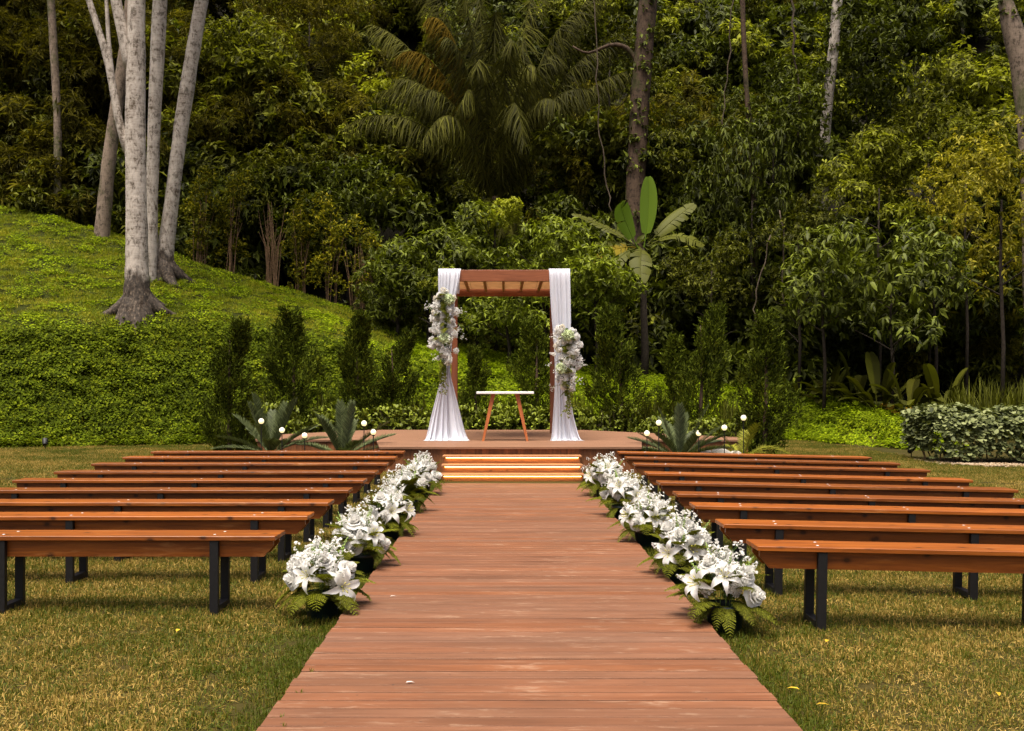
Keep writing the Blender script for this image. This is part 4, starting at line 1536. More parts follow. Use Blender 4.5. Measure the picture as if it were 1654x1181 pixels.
def rock(px, py, Y, s, seed, label):
    rng = np.random.default_rng(seed)
    p = at(px, py, Y)
    mb = MB()
    n, m = 10, 6
    vs = []
    for i in range(m + 1):
        for k in range(n):
            a, e_ = 2 * PI * k / n, PI * i / m
            f = 1 + 0.12 * math.sin(3 * a + seed) * math.sin(e_) + rng.uniform(-.05, .05)
            vs.append((s * f * math.sin(e_) * math.cos(a), s * .8 * f * math.sin(e_) * math.sin(a), s * .55 * f * math.cos(e_) + s * .45))
    fs = [(i * n + k, (i + 1) * n + k, (i + 1) * n + (k + 1) % n, i * n + (k + 1) % n) for i in range(m) for k in range(n)]
    mb.add(vs, fs)
    o = mb.build('white_rock', M['rock'], None, True)
    o.location = (p.x, Y, max(gz(p.x, Y) - 0.02, p.z - s))
    return tag(o, label, 'rock', 'white rocks in the right plant bed')


# raised soil of the two beds so that rocks and cycads stand in earth
for name_, xs in (('left', (-4.6, -2.2)), ('right', (2.35, 4.7))):
    mb = MB()
    n = 16
    for i in range(n + 1):
        for k in range(9):
            x = xs[0] + (xs[1] - xs[0]) * i / n
            yv = 14.75 + 1.75 * k / 8
            e_ = max(0.0, math.sin(PI * i / n)) ** .5 * max(0.0, math.sin(PI * k / 8)) ** .5
            mb.v.append((x, yv, gz(x, yv) - 0.03 + 0.17 * e_))
    mb.f = [(i * 9 + k, (i + 1) * 9 + k, (i + 1) * 9 + k + 1, i * 9 + k + 1) for i in range(n) for k in range(8)]
    tag(mb.build('plant_bed', plain_mat('bed_soil', (0.06, 0.04, 0.025), .95, .1, var=.6, vscale=14), None, True), kind='structure')
for i, (px, py, s, lb) in enumerate(((1140, 726, .10, 'flat white rock right of the broad cycad'), (1163, 724, .17, 'largest rounded white rock in the right plant bed'),
                                     (1188, 728, .10, 'small white rock at the foot of the pale cycad'))):
    rock(px, py, 15.0, s, i + 2, lb)


# ---------------------------------------------------------------- twisted conifers
def conifer_mesh(seed, h, r0, lean=0.0, n=300):
    rng = np.random.default_rng(seed)
    t = rng.uniform(0.02, 1, n) ** 0.9
    a = rng.uniform(0, 2 * PI, n)
    ph = rng.uniform(0, 6)
    prof = np.where(t < .15, .6 + 2.6 * t, 1.0) * (1 - np.clip((t - .25) / .78, 0, 1) ** 1.35) + 0.03
    lump = 1 + 0.50 * np.sin(a * 1 + t * 13 + ph) + 0.34 * np.sin(a * 3 - t * 19 + 2 * ph) + rng.uniform(-.22, .22, n)
    rr = r0 * prof * lump * rng.uniform(.55, 1.0, n) ** .5
    cx = lean * t * t * h + 0.05 * np.sin(t * 7 + ph)
    C = np.stack([cx + rr * np.cos(a), rr * np.sin(a), 0.05 + t * h * 0.93], axis=1)
    out = np.stack([np.cos(a + .5), np.sin(a + .5), np.full(n, 1.5)], axis=1)
    out /= np.linalg.norm(out, axis=1, keepdims=True)
    m = 26
    P = np.repeat(C, m, axis=0)
    O = np.repeat(out, m, axis=0)
    u = rng.uniform(-.4, 1, (n * m, 1))
    P = P + O * u * 0.19 + unit(rng, n * m) * 0.05 * (1 - np.clip(u, 0, 1) * .8)
    D = O * 1.0 + unit(rng, n * m) * 0.75
    V_, F_ = leaves(P, D, unit(rng, n * m) + np.array([[0, 0, .5]]), rng.uniform(.05, .10, n * m), .022)
    return tri_mesh('foliage', V_, F_, M['conifer'])


CONE = [conifer_mesh(i + 1, 2.2, (.36, .33, .40, .30, .37)[i % 5], (0, .14, -.10, .06, -.16)[i % 5]) for i in range(10)]
N_CONE = [0]
CTR = MB().tube([(0, 0, -.1), (.02, 0, .6), (-.01, .02, 1.2), (.02, 0, 1.9)], [.05, .045, .03, .01], 6).mesh('trunk', M['bark_brown'], True)


def conifer(px, ytop, ybot, Y, k, label, wide=1.0):
    x = (px - HX) * Y / FPX
    z0 = gz(x, Y)
    h = at(px, ytop, Y).z - z0
    root = empty('twisted_conifer', (x, Y, z0), 1.3 * k + px)
    s = h / 2.2
    N_CONE[0] += 1
    put('trunk', CTR, root, scale=(wide, wide, s))
    put('foliage', CONE[N_CONE[0] % 10], root, scale=(wide * s ** .5, wide * s ** .5, s))
    return tag(root, label, 'conifer', 'twisted conifers round the stage')


for a in ((370, 520, 722, 18.6, 0, 'tall narrow dark conifer at the left end of the stage bed', .95), (476, 500, 650, 21.2, 2, 'broad dark conifer against the bank, above the leftmost cycad', 1.12),
          (576, 508, 650, 21.6, 1, 'dark conifer left of the stage, behind the left globe lamps', 1.0), (634, 535, 650, 21.9, 3, 'slim dark conifer just left of the pergola', .9),
          (768, 560, 655, 22.4, 3, 'thin shaded conifer seen inside the pergola on the left', .85), (868, 515, 655, 22.3, 1, 'olive conifer seen inside the pergola beside the right post', 1.1),
          (1003, 500, 690, 21.4, 2, 'full olive conifer right of the pergola', 1.05), (1088, 545, 690, 20.8, 3, 'slim conifer in the middle of the right planting', .9),
          (1133, 494, 690, 20.0, 1, 'tall leaning conifer right of centre behind the right cycad', .95), (1236, 508, 726, 17.6, 0, 'tall dense conifer at the right end of the stage bed', 1.05)):
    conifer(*a)


# ---------------------------------------------------------------- clipped shrubs, strap-leaved clumps
def shrub_mesh(seed, rx, ry, rz, n, L_, W_, mat, tpl='round', m=6, name='foliage', inner=.8):
    rng = np.random.default_rng(seed)
    bl = []
    for i in range(9):
        u = unit(rng, 1)[0]
        bl.append((u[0] * rx * .5, u[1] * ry * .45, rz * .95 + u[2] * rz * .4, rx * rng.uniform(.42, .62), ry * rng.uniform(.45, .6), rz * rng.uniform(.42, .6)))
    P, D = blobs_tips(rng, bl, n // 9, .35, inner)
    k = P[:, 2] > 0.03
    P, D = P[k], D[k]
    D = D + np.array([[0, 0, .5]])
    V_, F_ = rosettes(rng, P, D, m, L_, W_, droop=-.05, spread=.75, tpl=tpl, jit=.3)
    return tri_mesh(name, V_, F_, mat)


def stems_mesh(seed, rx, ry, h, n, mat, r0=.012):
    rng = np.random.default_rng(seed)
    mb = MB()
    for i in range(n):
        a = rng.uniform(0, 2 * PI)
        b = (rng.uniform(-.35, .35) * rx, rng.uniform(-.35, .35) * ry, -.05)
        tp = (b[0] + .6 * rx * math.cos(a), b[1] + .6 * ry * math.sin(a), h * rng.uniform(.6, 1.0))
        md = ((b[0] * 1.6 + tp[0]) / 2.6 + rng.uniform(-.05, .05), (b[1] * 1.6 + tp[1]) / 2.6, h * .42)
        mb.tube([b, md, tp], [r0, r0 * .8, r0 * .4], 5, cap=False)
    return mb.mesh('stems', mat, True)


CL = [shrub_mesh(11 + i, .80, .45, .36, 460, .085, .055, M['clusia']) for i in range(3)]
CLS = stems_mesh(5, .6, .35, .6, 14, M['branch'])


def shrub(px, Y, w, h, k, label):
    x = (px - HX) * Y / FPX
    root = empty('round_leaved_shrub', (x, Y, gz(x, Y)))
    put('stems', CLS, root, scale=(w / .8, 1, h / .7))
    put('foliage', CL[k], root, scale=(w / .8, 1.0, h / .7))
    return tag(root, label, 'shrub', 'round-leaved shrubs behind the stage')


for a in ((432, 19.6, .75, 1.02, 0, 'round-leaved glossy shrub behind the leftmost cycad'), (536, 20.9, .9, .98, 1, 'round-leaved glossy shrub between the left cycads and the bank'),
          (642, 21.5, .95, .98, 2, 'round-leaved glossy shrub behind the foot of the left drape'), (738, 21.8, .75, .95, 0, 'round-leaved glossy shrub between left drape and table'),
          (822, 21.9, .85, 1.02, 1, 'round-leaved glossy shrub right behind the white-topped table'), (915, 21.7, .8, .98, 2, 'round-leaved glossy shrub behind the right drape'),
          (995, 21.0, .85, .95, 0, 'round-leaved glossy shrub right of the right drape'), (1070, 20.0, .65, .78, 1, 'small round-leaved shrub behind the right stage corner lamps'),
          (1150, 18.7, .6, .78, 2, 'round-leaved shrub left of the tall right-end conifer'), (1205, 18.3, .6, .92, 0, 'lighter round-leaved shrub touching the tall right-end conifer')):
    shrub(*a)


def strap_mesh(seed, n, h, spread, W_=.022, bend=.35):
    rng = np.random.default_rng(seed)
    a = rng.uniform(0, 2 * PI, n)
    b = np.stack([rng.normal(0, .12, n), rng.normal(0, .10, n), np.zeros(n)], 1)
    tilt = np.abs(rng.normal(0, spread, n))
    D = np.stack([np.cos(a) * np.sin(tilt), np.sin(a) * np.sin(tilt), np.cos(tilt)], 1)
    N = np.stack([-np.cos(a), -np.sin(a), np.full(n, .3)], 1) + unit(rng, n) * .3
    V_, F_ = leaves(b, D, N, h * rng.uniform(.6, 1.1, n), W_, 'strap', bend * tilt)
    return tri_mesh('leaf_blade', V_, F_, M['strap'])


ST = [strap_mesh(i + 1, 150, 1.0, .32) for i in range(3)]


def strap(px, Y, h, k, label, w=1.0):
    x = (px - HX) * Y / FPX
    o = put('strap_leaved_clump', ST[k], None, (x, Y, gz(x, Y) - .03), (0, 0, px * .7), (w, w, h))
    return tag(o, label, 'plant', 'strap-leaved clumps behind the shrubs')


for a in ((398, 19.3, .95, 0, 'strap-leaved clump beside the tall left-end conifer'), (430, 21.0, 1.25, 1, 'upright strap-leaved clump left of the broad conifer'), (522, 21.9, 1.3, 2, 'upright strap-leaved clump between two left conifers'),
          (604, 22.3, 1.35, 0, 'upright strap-leaved clump left of the left drape'), (668, 22.3, 1.3, 1, 'strap-leaved clump half hidden by the left drape'), (735, 22.6, 1.35, 2, 'strap-leaved clump left of the table, inside the pergola'),
          (800, 22.7, 1.35, 0, 'strap-leaved clump above the left part of the table'), (850, 22.6, 1.3, 1, 'strap-leaved clump above the right part of the table'), (938, 22.4, 1.3, 2, 'strap-leaved clump right of the right drape'),
          (1045, 20.9, 1.25, 0, 'large strap-leaved clump behind the broad right cycad'), (1072, 20.7, 1.3, 1, 'arching strap-leaved clump behind the right stage wing', 1.2), (1178, 19.3, 1.2, 2, 'strap-leaved clump between the two right-hand tall conifers'),
          (1560, 21.0, 1.2, 0, 'strap-leaved clump behind the left part of the grey-green hedge', 1.2), (1606, 20.6, 1.3, 1, 'strap-leaved clump behind the middle of the grey-green hedge', 1.2), (1648, 20.4, 1.3, 2, 'strap-leaved clump at the right edge behind the hedge', 1.2),
          (362, 19.0, .7, 2, 'low strap-leaved tuft at the foot of the left-end conifer')):
    strap(*a)


# ---------------------------------------------------------------- grey-green hedge at the right with pebbles
def hedge():
    rng = np.random.default_rng(77)
    x0, x1, yf, h, dp = 7.65, 11.2, 17.75, 1.02, 1.1
    n = 3000
    X = rng.uniform(0, x1 - x0, n)
    a = rng.uniform(-.15, PI * .8, n)
    bulge = 1 + .10 * np.sin(X * 4) + .08 * np.sin(X * 9 + 1)
    yy = dp / 2 - np.cos(a) * dp / 2 * bulge
    zz = np.where(a < .5, rng.uniform(.12, .78, n), .45 + np.sin(a) * .5 * bulge + rng.uniform(-.08, .06, n))
    P = np.stack([X, yy + rng.uniform(-.07, .07, n), zz], 1)
    e_ = rng.uniform(0, 1, n) < .12
    P[e_, 0] = rng.uniform(-.12, .1, e_.sum())
    P[e_, 1] = rng.uniform(0, dp, e_.sum())
    P[e_, 2] = rng.uniform(.25, .95, e_.sum())
    D = np.stack([rng.normal(0, .3, n) - e_ * 1.0, -np.cos(a), .5 + np.sin(a)], 1)
    V_, F_ = rosettes(rng, P, D, 4, .10, .075, droop=.1, spread=.85, tpl='round', jit=.4)
    root = empty('clipped_hedge', (x0, yf, gz(8.5, yf)))
    put('foliage', tri_mesh('foliage', V_, F_, M['hedge']), root)
    mb = MB()
    for i in range(46):
        x = rng.uniform(.05, x1 - x0)
        y_ = rng.uniform(.18, dp - .2)
        p = [(x, y_, -.06)]
        for j in range(1, 4):
            p.append((p[-1][0] + rng.uniform(-.13, .13), p[-1][1] + rng.uniform(-.08, .06), .22 * j))
        mb.tube(p, [.014, .012, .009, .005], 5, cap=False)
    mb.build('stems', M['twig'], root, True)
    return tag(root, 'clipped grey-green hedge of rounded leaves at the right edge, above pebbles', 'hedge')


hedge()


def pebbles():
    rng = np.random.default_rng(5)
    n = 1500
    x = rng.uniform(7.55, 11.2, n)
    yv = 17.45 + rng.normal(0, .16, n) - .12 * (x - 9) + .5 * ((x < 8.0) * rng.uniform(0, 1.5, n))
    z = ground_z(x, yv)
    base = np.array([(1, 0, 0), (-1, 0, 0), (0, 1, 0), (0, -1, 0), (0, 0, .7), (0, 0, -.7), (.6, .6, .4), (-.6, .6, .4), (-.6, -.6, .4), (.6, -.6, .4)])
    f0 = np.array([(4, 6, 7), (4, 7, 8), (4, 8, 9), (4, 9, 6), (0, 2, 6), (2, 1, 7), (1, 3, 8), (3, 0, 9), (6, 2, 7), (7, 1, 8), (8, 3, 9), (9, 0, 6), (5, 2, 0), (5, 1, 2), (5, 3, 1), (5, 0, 3)])
    s = rng.uniform(.012, .032, n)
    a = rng.uniform(0, 6.28, n)
    st = rng.uniform(.7, 1.5, n)
    bx = base[None, :, 0] * st[:, None]
    V_ = np.stack([x[:, None] + s[:, None] * (bx * np.cos(a)[:, None] - base[None, :, 1] * np.sin(a)[:, None]),
                   yv[:, None] + s[:, None] * (bx * np.sin(a)[:, None] + base[None, :, 1] * np.cos(a)[:, None]),
                   (z + .008)[:, None] + s[:, None] * base[None, :, 2]], -1).reshape(-1, 3)
    F_ = (f0[None] + (np.arange(n) * 10)[:, None, None]).reshape(-1, 3)
    tag(put('pebbles', tri_mesh('pebbles', V_, F_, M['pebble'], True)), 'strip of tan pebbles along the foot of the right hedge', 'pebbles', kind='stuff')


pebbles()


# ---------------------------------------------------------------- broad-leaved plants at the right foot of the forest
def broad_leaf_mesh(seed, L_, W_, lift, mat, fold=.25, torn=0.0, drop=0.6):
    """one big blade on a stalk, along +Y, arching over; torn > 0 splits the margins"""
    rng = np.random.default_rng(seed)
    n = 14
    def mid(t):
        return np.array([0, L_ * (t - .12 * t * t), L_ * (lift * t - drop * t * t)])
    V_, F_ = [], []
    st = .22
    mb = MB()
    mb.tube([tuple(mid(st * i / 3)) for i in range(4)] + [tuple(mid(st + (1 - st) * i / 5)) for i in range(1, 6)], [L_ * .012] * 4 + [L_ * .010, L_ * .008, L_ * .006, L_ * .004, L_ * .002], 5, cap=False)
    V_ = [np.array(v) for v in mb.v]
    F_ = [(f[0], f[1], f[2]) for f in mb.f] + [(f[0], f[2], f[3]) for f in mb.f]
    for s in (-1, 1):
        cur = None
        sag = 0.0
        for i in range(n + 1):
            t = st + (1 - st) * i / n
            u = i / n
            w = W_ / 2 * (math.sin(PI * (0.06 + .94 * u)) ** .55 if u < 1 else 0.0) * (1 if torn == 0 else rng.uniform(.9, 1.05))
            p = mid(t)
            new_seg = cur is None or (torn > 0 and rng.random() < torn)
            if new_seg and cur is not None:
                # close the old strip a touch short so that a slit shows
                pass
            d_ = mid(min(1, t + .04)) - mid(t - .04)
            d_ /= np.linalg.norm(d_)
            if new_seg:
                sag = rng.uniform(-.10, .22) * (1 if torn > 0 else .2)
            edge = p + np.array([s * w * math.cos(fold), 0, 0]) + np.array([0, 0, w * (math.sin(fold) - sag)]) + d_ * w * .35
            half = p + np.array([s * w * .5, 0, w * (.5 * math.sin(fold) * 1.2 - sag * .3)]) + d_ * w * .12
            b = len(V_)
            V_ += [p, half, edge]
            if cur is not None and not (new_seg and torn > 0):
                F_ += [(cur, b, b + 1), (cur, b + 1, cur + 1), (cur + 1, b + 1, b + 2), (cur + 1, b + 2, cur + 2)] if s > 0 else [(cur, b + 1, b), (cur, cur + 1, b + 1), (cur + 1, b + 2, b + 1), (cur + 1, cur + 2, b + 2)]
            elif cur is not None:
                e2 = edge - d_ * L_ * .012 + np.array([0, 0, -w * .02])
                h2 = half - d_ * L_ * .006
                c = len(V_)
                V_ += [h2, V_[cur + 2] + d_ * (L_ / n) * .72]
                F_ += [(cur, b, c), (cur, c, cur + 1), (cur + 1, c, c + 1), (cur + 1, c + 1, cur + 2)] if s > 0 else [(cur, c, b), (cur, cur + 1, c), (cur + 1, c + 1, c), (cur + 1, cur + 2, c + 1)]
            cur = b
    return tri_mesh('leaf', np.array(V_), np.array(F_), mat, True)


BLM = [broad_leaf_mesh(i, 1.0, .27, l, M['calathea'], .3, 0, d) for i, (l, d) in enumerate(((1.2, .75), (.9, .7), (1.5, .6), (.6, .55)))]
BLD = broad_leaf_mesh(9, .9, .22, .7, M['dry_leaf'], -.5, .2, 1.3)


def broad_plant(px, Y, s, n, seed, label, dry=0):
    r = random.Random(seed)
    x = (px - HX) * Y / FPX
    root = empty('broad_leaved_plant', (x, Y, gz(x, Y)))
    n = int(n * 1.6)
    for i in range(n):
        az = 2 * PI * i / n + r.uniform(-.4, .4)
        lay('leaf', BLD if i < dry else BLM[r.randrange(4)], root, (.12 * math.sin(az), .12 * math.cos(az), .02), az if i >= dry else PI + r.uniform(-.6, .6), r.uniform(-.1, .55), s * r.uniform(.45, .85))
    return tag(root, label, 'plant', 'broad-leaved plants at the forest edge')


for a in ((1290, 27.2, 1.2, 9, 1, 'low broad-leaved plant at the left end of the forest-edge row', 0), (1338, 26.2, 1.5, 12, 2, 'large broad-leaved plant with upright glossy leaves at the forest edge', 1),
          (1385, 25.4, 1.55, 11, 3, 'broad-leaved plant in the middle of the forest-edge row', 0), (1420, 24.4, 1.6, 12, 4, 'broad-leaved plant with brown withered leaves at the forest edge', 4),
          (1468, 23.6, 1.5, 10, 5, 'shaded broad-leaved plant left of the hedge', 1), (1520, 23.2, 1.5, 9, 6, 'dim broad-leaved plant behind the left end of the hedge', 0), (1190, 25.6, 1.1, 7, 8, 'broad-leaved plant peeking out left of the right-end conifer', 0)):
    broad_plant(*a)

# ---------------------------------------------------------------- trees on the grassy bank
def trunk_mesh(name, line, mat, origin, n=12, wob=.06, seed=1, sub=3):
    """line: (x, y, z, radius) in world space"""
    line = np.array(line, dtype=float)
    t = np.arange(len(line))
    tt = np.linspace(0, len(line) - 1, (len(line) - 1) * sub + 1)
    sm_ = np.stack([np.interp(tt, t, line[:, j]) for j in range(4)], 1)
    for _ in range(2):
        sm_[1:-1] = (sm_[:-2] + 2 * sm_[1:-1] + sm_[2:]) / 4
    mb = MB().tube([tuple(p[:3] - np.array(origin)) for p in sm_], list(sm_[:, 3]), n, True, wob, seed)
    return mb.mesh(name, mat, True)


def pxline(rows_, Y):
    """rows: (photo x, photo y, width in photo pixels) -> (x, y, z, radius)"""
    out = []
    for (x, y, w) in rows_:
        p = at(x, y, Y)
        out.append((p.x, p.y, p.z, w * Y / FPX / 2))
    return out


rngc = np.random.default_rng(404)
def crown(name, seed, R_, nb, per, m, L_, W_, mat, tpl='diamond', droop=.35, spread=.9, sub=.45, up=.25, inner=.72):
    rng = np.random.default_rng(seed)
    P, D = blobs_tips(rng, crown_blobs(rng, R_, nb, sub), per, up, inner)
    V_, F_ = rosettes(rng, P, D, m, L_, W_, droop, spread, tpl)
    return tri_mesh(name, V_, F_, mat)


HIGH = crown('crown', 31, (3.6, 3.2, 1.9), 18, 34, 6, .22, .10, M['jungle_b'])


def tall_tree(name, rows_, Y, mat, label, extra=(), crown_z=16.0, roots=0, cs=1.0, group='tall trees with bare trunks', creeper=0):
    line = pxline(rows_, Y)
    # carry the trunk on above the frame to its crown
    top = np.array(line[-1])
    prev = np.array(line[-2])
    d = (top - prev)[:3]
    d = d / max(.1, d[2])
    zt = crown_z
    line.append((top[0] + d[0] * (zt - top[2]) * .6, top[1], zt, top[3] * .5))
    zg = gz(line[0][0], Y)
    line[0] = (line[0][0], line[0][1], min(line[0][2], zg) - .45, line[0][3])
    o = (line[0][0], Y, zg)
    root = empty(name, o)
    tr = put('trunk', trunk_mesh('trunk', line, mat, o, 14, .05, seed=len(rows_)), root)
    for i, ex in enumerate(extra):
        el = pxline(ex, Y)
        a, b = np.array(el[-2]), np.array(el[-1])
        if ex[-1][1] < 20:
            el.append(tuple(b + (b - a) / max(.1, (b - a)[2]) * 3.0 * np.array([1, 1, 1, 0]) + np.array([0, 0, 0, -b[3] * .4])))
        put('branch', trunk_mesh('branch', el, mat, o, 9, .05, seed=i + 2), root)
    if roots:
        rr = random.Random(5)
        mb = MB()
        w = line[0][3]
        for i in range(roots):
            a = 2 * PI * i / roots + rr.uniform(-.35, .35)
            l = rr.uniform(.45, 1.15)
            pts, rad = [], []
            for q in range(6):
                t = q / 5
                rr_ = .05 + l * t
                x, y_ = o[0] + rr_ * math.cos(a + .25 * t), o[1] + rr_ * math.sin(a + .25 * t)
                pts.append((x - o[0], y_ - o[1], gz(x, y_) - zg + .46 * (1 - t) ** 2.2 + .03 - .10 * t))
                rad.append(.21 * (1 - t) ** .9 + .03)
            mb.tube(pts, rad, 8, True, .12, i)
        put('root_flare', mb.mesh('root_flare', mat if 'foot' in mat.name else M['bark_root'], True), root)
    if creeper:
        # climbing leaves in ragged bands round the trunk
        rg = np.random.default_rng(int(rows_[0][0]))
        L3 = np.array(line)
        zb = rg.uniform(line[0][2] + 1.0, line[-2][2], 9)
        z_ = rg.choice(zb, creeper) + rg.normal(0, .45, creeper)
        order = np.argsort(L3[:, 2])
        cx_, cy_, cr_ = (np.interp(z_, L3[order, 2], L3[order, j]) for j in (0, 1, 3))
        a_ = rg.uniform(0, 2 * PI, creeper)
        out_ = np.stack([np.cos(a_), np.sin(a_), np.full(creeper, .25)], 1)
        P_ = np.stack([cx_ - o[0], cy_ - o[1], z_ - o[2]], 1) + out_ * (cr_ * rg.uniform(.9, 1.5, creeper))[:, None]
        V_, F_ = rosettes(rg, P_, out_, 5, .17, .09, .6, .8)
        put('creeper', tri_mesh('creeper', V_, F_, M['jungle_a']), root)
    put('crown', HIGH, root, (line[-1][0] - o[0], line[-1][1] - o[1], zt + (.6 if cs > .5 else -.5) - zg), (0, 0, Y), cs)
    return tag(root, label, 'tree', group)


tall_tree('pale_trunked_tree', [(221, 520, 76), (221, 506, 62), (222, 492, 50), (222, 474, 42), (221, 445, 37), (221, 420, 35), (221, 340, 33), (219, 240, 32), (219, 150, 31), (220, 60, 28), (221, -60, 26)], 23.7, M['bark_rooted'],
          'thick pale mottled trunk with spreading roots on the grassy bank, forking to the left',
          extra=([(206, 245, 14), (190, 190, 13), (178, 110, 12), (160, 50, 11), (140, -10, 10)], [(211, 110, 20), (200, 60, 19), (187, 0, 17), (178, -50, 16)], [(186, 150, 7), (176, 80, 7), (172, 0, 6)]), roots=9)
tall_tree('pale_trunked_tree', [(243, 446, 22), (244, 400, 20), (245, 330, 19), (248, 230, 20), (252, 130, 22), (257, 40, 23), (261, -60, 22)], 26.6, M['bark_white'],
          'pale upright trunk directly behind the thick rooted tree', crown_z=17, roots=0)
tall_tree('pale_trunked_tree', [(262, 442, 52), (264, 428, 34), (268, 400, 25), (278, 320, 23), (289, 230, 22), (299, 160, 24), (312, 80, 22), (326, 0, 21), (334, -60, 20)], 26.9, M['bark_rooted_back'],
          'pale trunk leaning to the right of the thick rooted tree', crown_z=17, roots=5)
tall_tree('slim_tree', [(92, 372, 12), (93, 300, 12), (94, 220, 12), (90, 130, 12), (84, 40, 12), (80, -60, 11)], 31.5, M['bark_grey'],
          'slim grey trunk standing alone at the upper left edge of the bank', crown_z=19)
tall_tree('leaning_tree', [(162, 388, 26), (170, 320, 22), (178, 240, 21), (192, 150, 20), (206, 60, 19), (216, -40, 18)], 30.0, M['bark_grey'],
          'brownish leaning trunk in the shade left of the thick pale tree', crown_z=18)
tall_tree('mossy_tree', [(1022, 400, 34), (1024, 320, 32), (1030, 240, 32), (1034, 150, 31), (1042, 60, 30), (1052, -60, 28)], 31.5, M['bark_brown'],
          'rough brown trunk rising behind the banana plant', crown_z=20, creeper=260, extra=([(1035, 110, 9), (1015, 75, 8), (985, 70, 6), (950, 90, 4), (925, 75, 3)],))
tall_tree('grey_tree', [(1326, 300, 19), (1330, 240, 18), (1336, 170, 17), (1343, 110, 17), (1349, 50, 17), (1356, -50, 16)], 33.2, M['bark_white'],
          'pale slightly leaning trunk among the foliage at upper right', crown_z=20, creeper=70)
tall_tree('mossy_tree', [(1668, 330, 22), (1660, 260, 22), (1654, 180, 24), (1648, 110, 28), (1640, 60, 34), (1625, 10, 22), (1612, -50, 18)], 27.5, M['bark_grey'],
          'mossy trunk with a swollen fork cut by the right edge', crown_z=18, creeper=160)

tall_tree('thin_tree', [(1226, 330, 9), (1216, 260, 9), (1208, 180, 8), (1202, 90, 8), (1198, -40, 8)], 30.0, M['bark_brown'],
          'thin dark trunk wrapped in creepers left of the pale upper-right trunk', crown_z=18, cs=.7, creeper=180)

# ---------------------------------------------------------------- the big palm
PY = 33.0
pc = at(800, 318, PY)
pz = gz(pc.x, PY)
palm = empty('feather_palm', (pc.x, PY, pz))
po = Vector((pc.x, PY, pz))
put('trunk', MB().tube([(0, 0, -.2), (.05, 0, 2.0), (0, 0, pc.z - pz)], [.26, .22, .10], 12, True, .12, 3).mesh('trunk', M['bark_brown'], True), palm)
FR = [  # tip x, tip y, depth offset of the tip, lift of the arch, leaflet length, dead?
    (556, 205, -1.5, 2.6, .85, 0), (636, 128, -.6, 2.3, .9, 0), (684, 226, -2.6, 3.2, .9, 0), (1036, 112, -.8, 2.0, .8, 0), (905, 170, -2.4, 2.6, .85, 0), (846, 232, -3.2, 4.2, .9, 0),
    (700, -20, 1.0, 1.8, 1.0, 0), (655, -90, 1.6, 2.0, 1.0, 0), (765, -120, 1.6, 1.2, 1.0, 0), (828, 70, -2.4, 3.6, .95, 0), (880, -110, 1.8, 1.2, 1.0, 0), (930, 20, .4, 2.4, .95, 0),
    (985, -40, 1.4, 2.2, .95, 0), (960, 150, -1.4, 2.6, .85, 0), (1015, 60, .3, 2.6, .85, 0), (770, 110, -1.8, 3.6, .95, 0), (865, 110, -1.2, 3.0, .95, 0), (800, 20, -.6, 2.6, 1.0, 0), (665, 160, -1.0, 3.0, .85, 0), (905, 90, 0, 2.8, .95, 0), (740, -60, .5, 1.5, 1.0, 0), (610, 150, .3, 2.6, .85, 0), (720, 60, -.6, 2.6, .95, 0), (1000, 205, -.5, 2.0, .8, 0), (600, 40, 1.2, 2.4, .95, 0), (745, 170, -1.6, 3.4, .9, 0), (690, 30, 0.0, 3.6, .9, 1), (640, 90, .6, 3.4, .9, 1)]
for i, (tx, ty, dy, lift, ll, dead) in enumerate(FR):
    tip = at(tx, ty, PY + dy)
    b = Vector((pc.x + (.12 if tx > 800 else -.12), PY, pc.z - .1))
    pts = [p - po for p in arc(b, tip, lift, 14)]
    L_ = (tip - b).length
    o = put('dead_frond' if dead else 'frond', frond_mesh('frond', pts, int(50 + 15 * L_), ll, .042, M['palm_dead' if dead else 'palm'], 200 + i, hang=1.25, fwd=.45, rib=.035, start=.06, tip=.35, bend=.35, messy=.30), palm)
    if dead:
        tag(o, 'brown dead frond')
for i in range(16):      # old fronds hanging round the trunk
    a = 2 * PI * i / 16 + .2
    b = Vector((pc.x, PY, pc.z - .2))
    tip = b + Vector(((1.0 + .25 * (i % 3)) * math.cos(a), 1.2 * math.sin(a), -1.2 - .5 * (i % 3)))
    put('hanging_frond', frond_mesh('frond', [p - po for p in arc(b, tip, 1.1, 10, .0)], 70, .85, .04, M['palm_dead' if i % 5 == 1 else 'palm'], 300 + i, hang=1.1, fwd=.5, rib=.03, bend=.2, messy=.2), palm)
tag(palm, 'large feather palm with arching fronds in the middle of the forest edge', 'palm tree')

# a second palm, half hidden at the upper left
pc2 = at(520, 215, 37.0)
pz2 = gz(pc2.x, 37.0)
palm2 = empty('feather_palm', (pc2.x, 37.0, pz2))
put('trunk', MB().tube([(0, 0, -.2), (0, 0, pc2.z - pz2)], [.2, .16], 8, True, .1, 3).mesh('trunk', M['bark_brown'], True), palm2)
for i, (tx, ty, dy) in enumerate(((455, 110, -1), (470, 190, -2), (545, 100, 0), (580, 150, -1), (500, 60, 1), (430, 150, 0), (600, 220, -1), (520, 240, -2.5))):
    b = Vector((0, 0, pc2.z - pz2))
    tip = at(tx, ty, 37 + dy) - Vector((pc2.x, 37.0, pz2))
    put('frond', frond_mesh('frond', arc(b, tip, 1.3, 10), 44, .7, .04, M['palm'], 400 + i, hang=.6, fwd=.6, rib=.03), palm2)
tag(palm2, 'smaller feather palm half hidden among foliage, left of the large palm', 'palm tree')

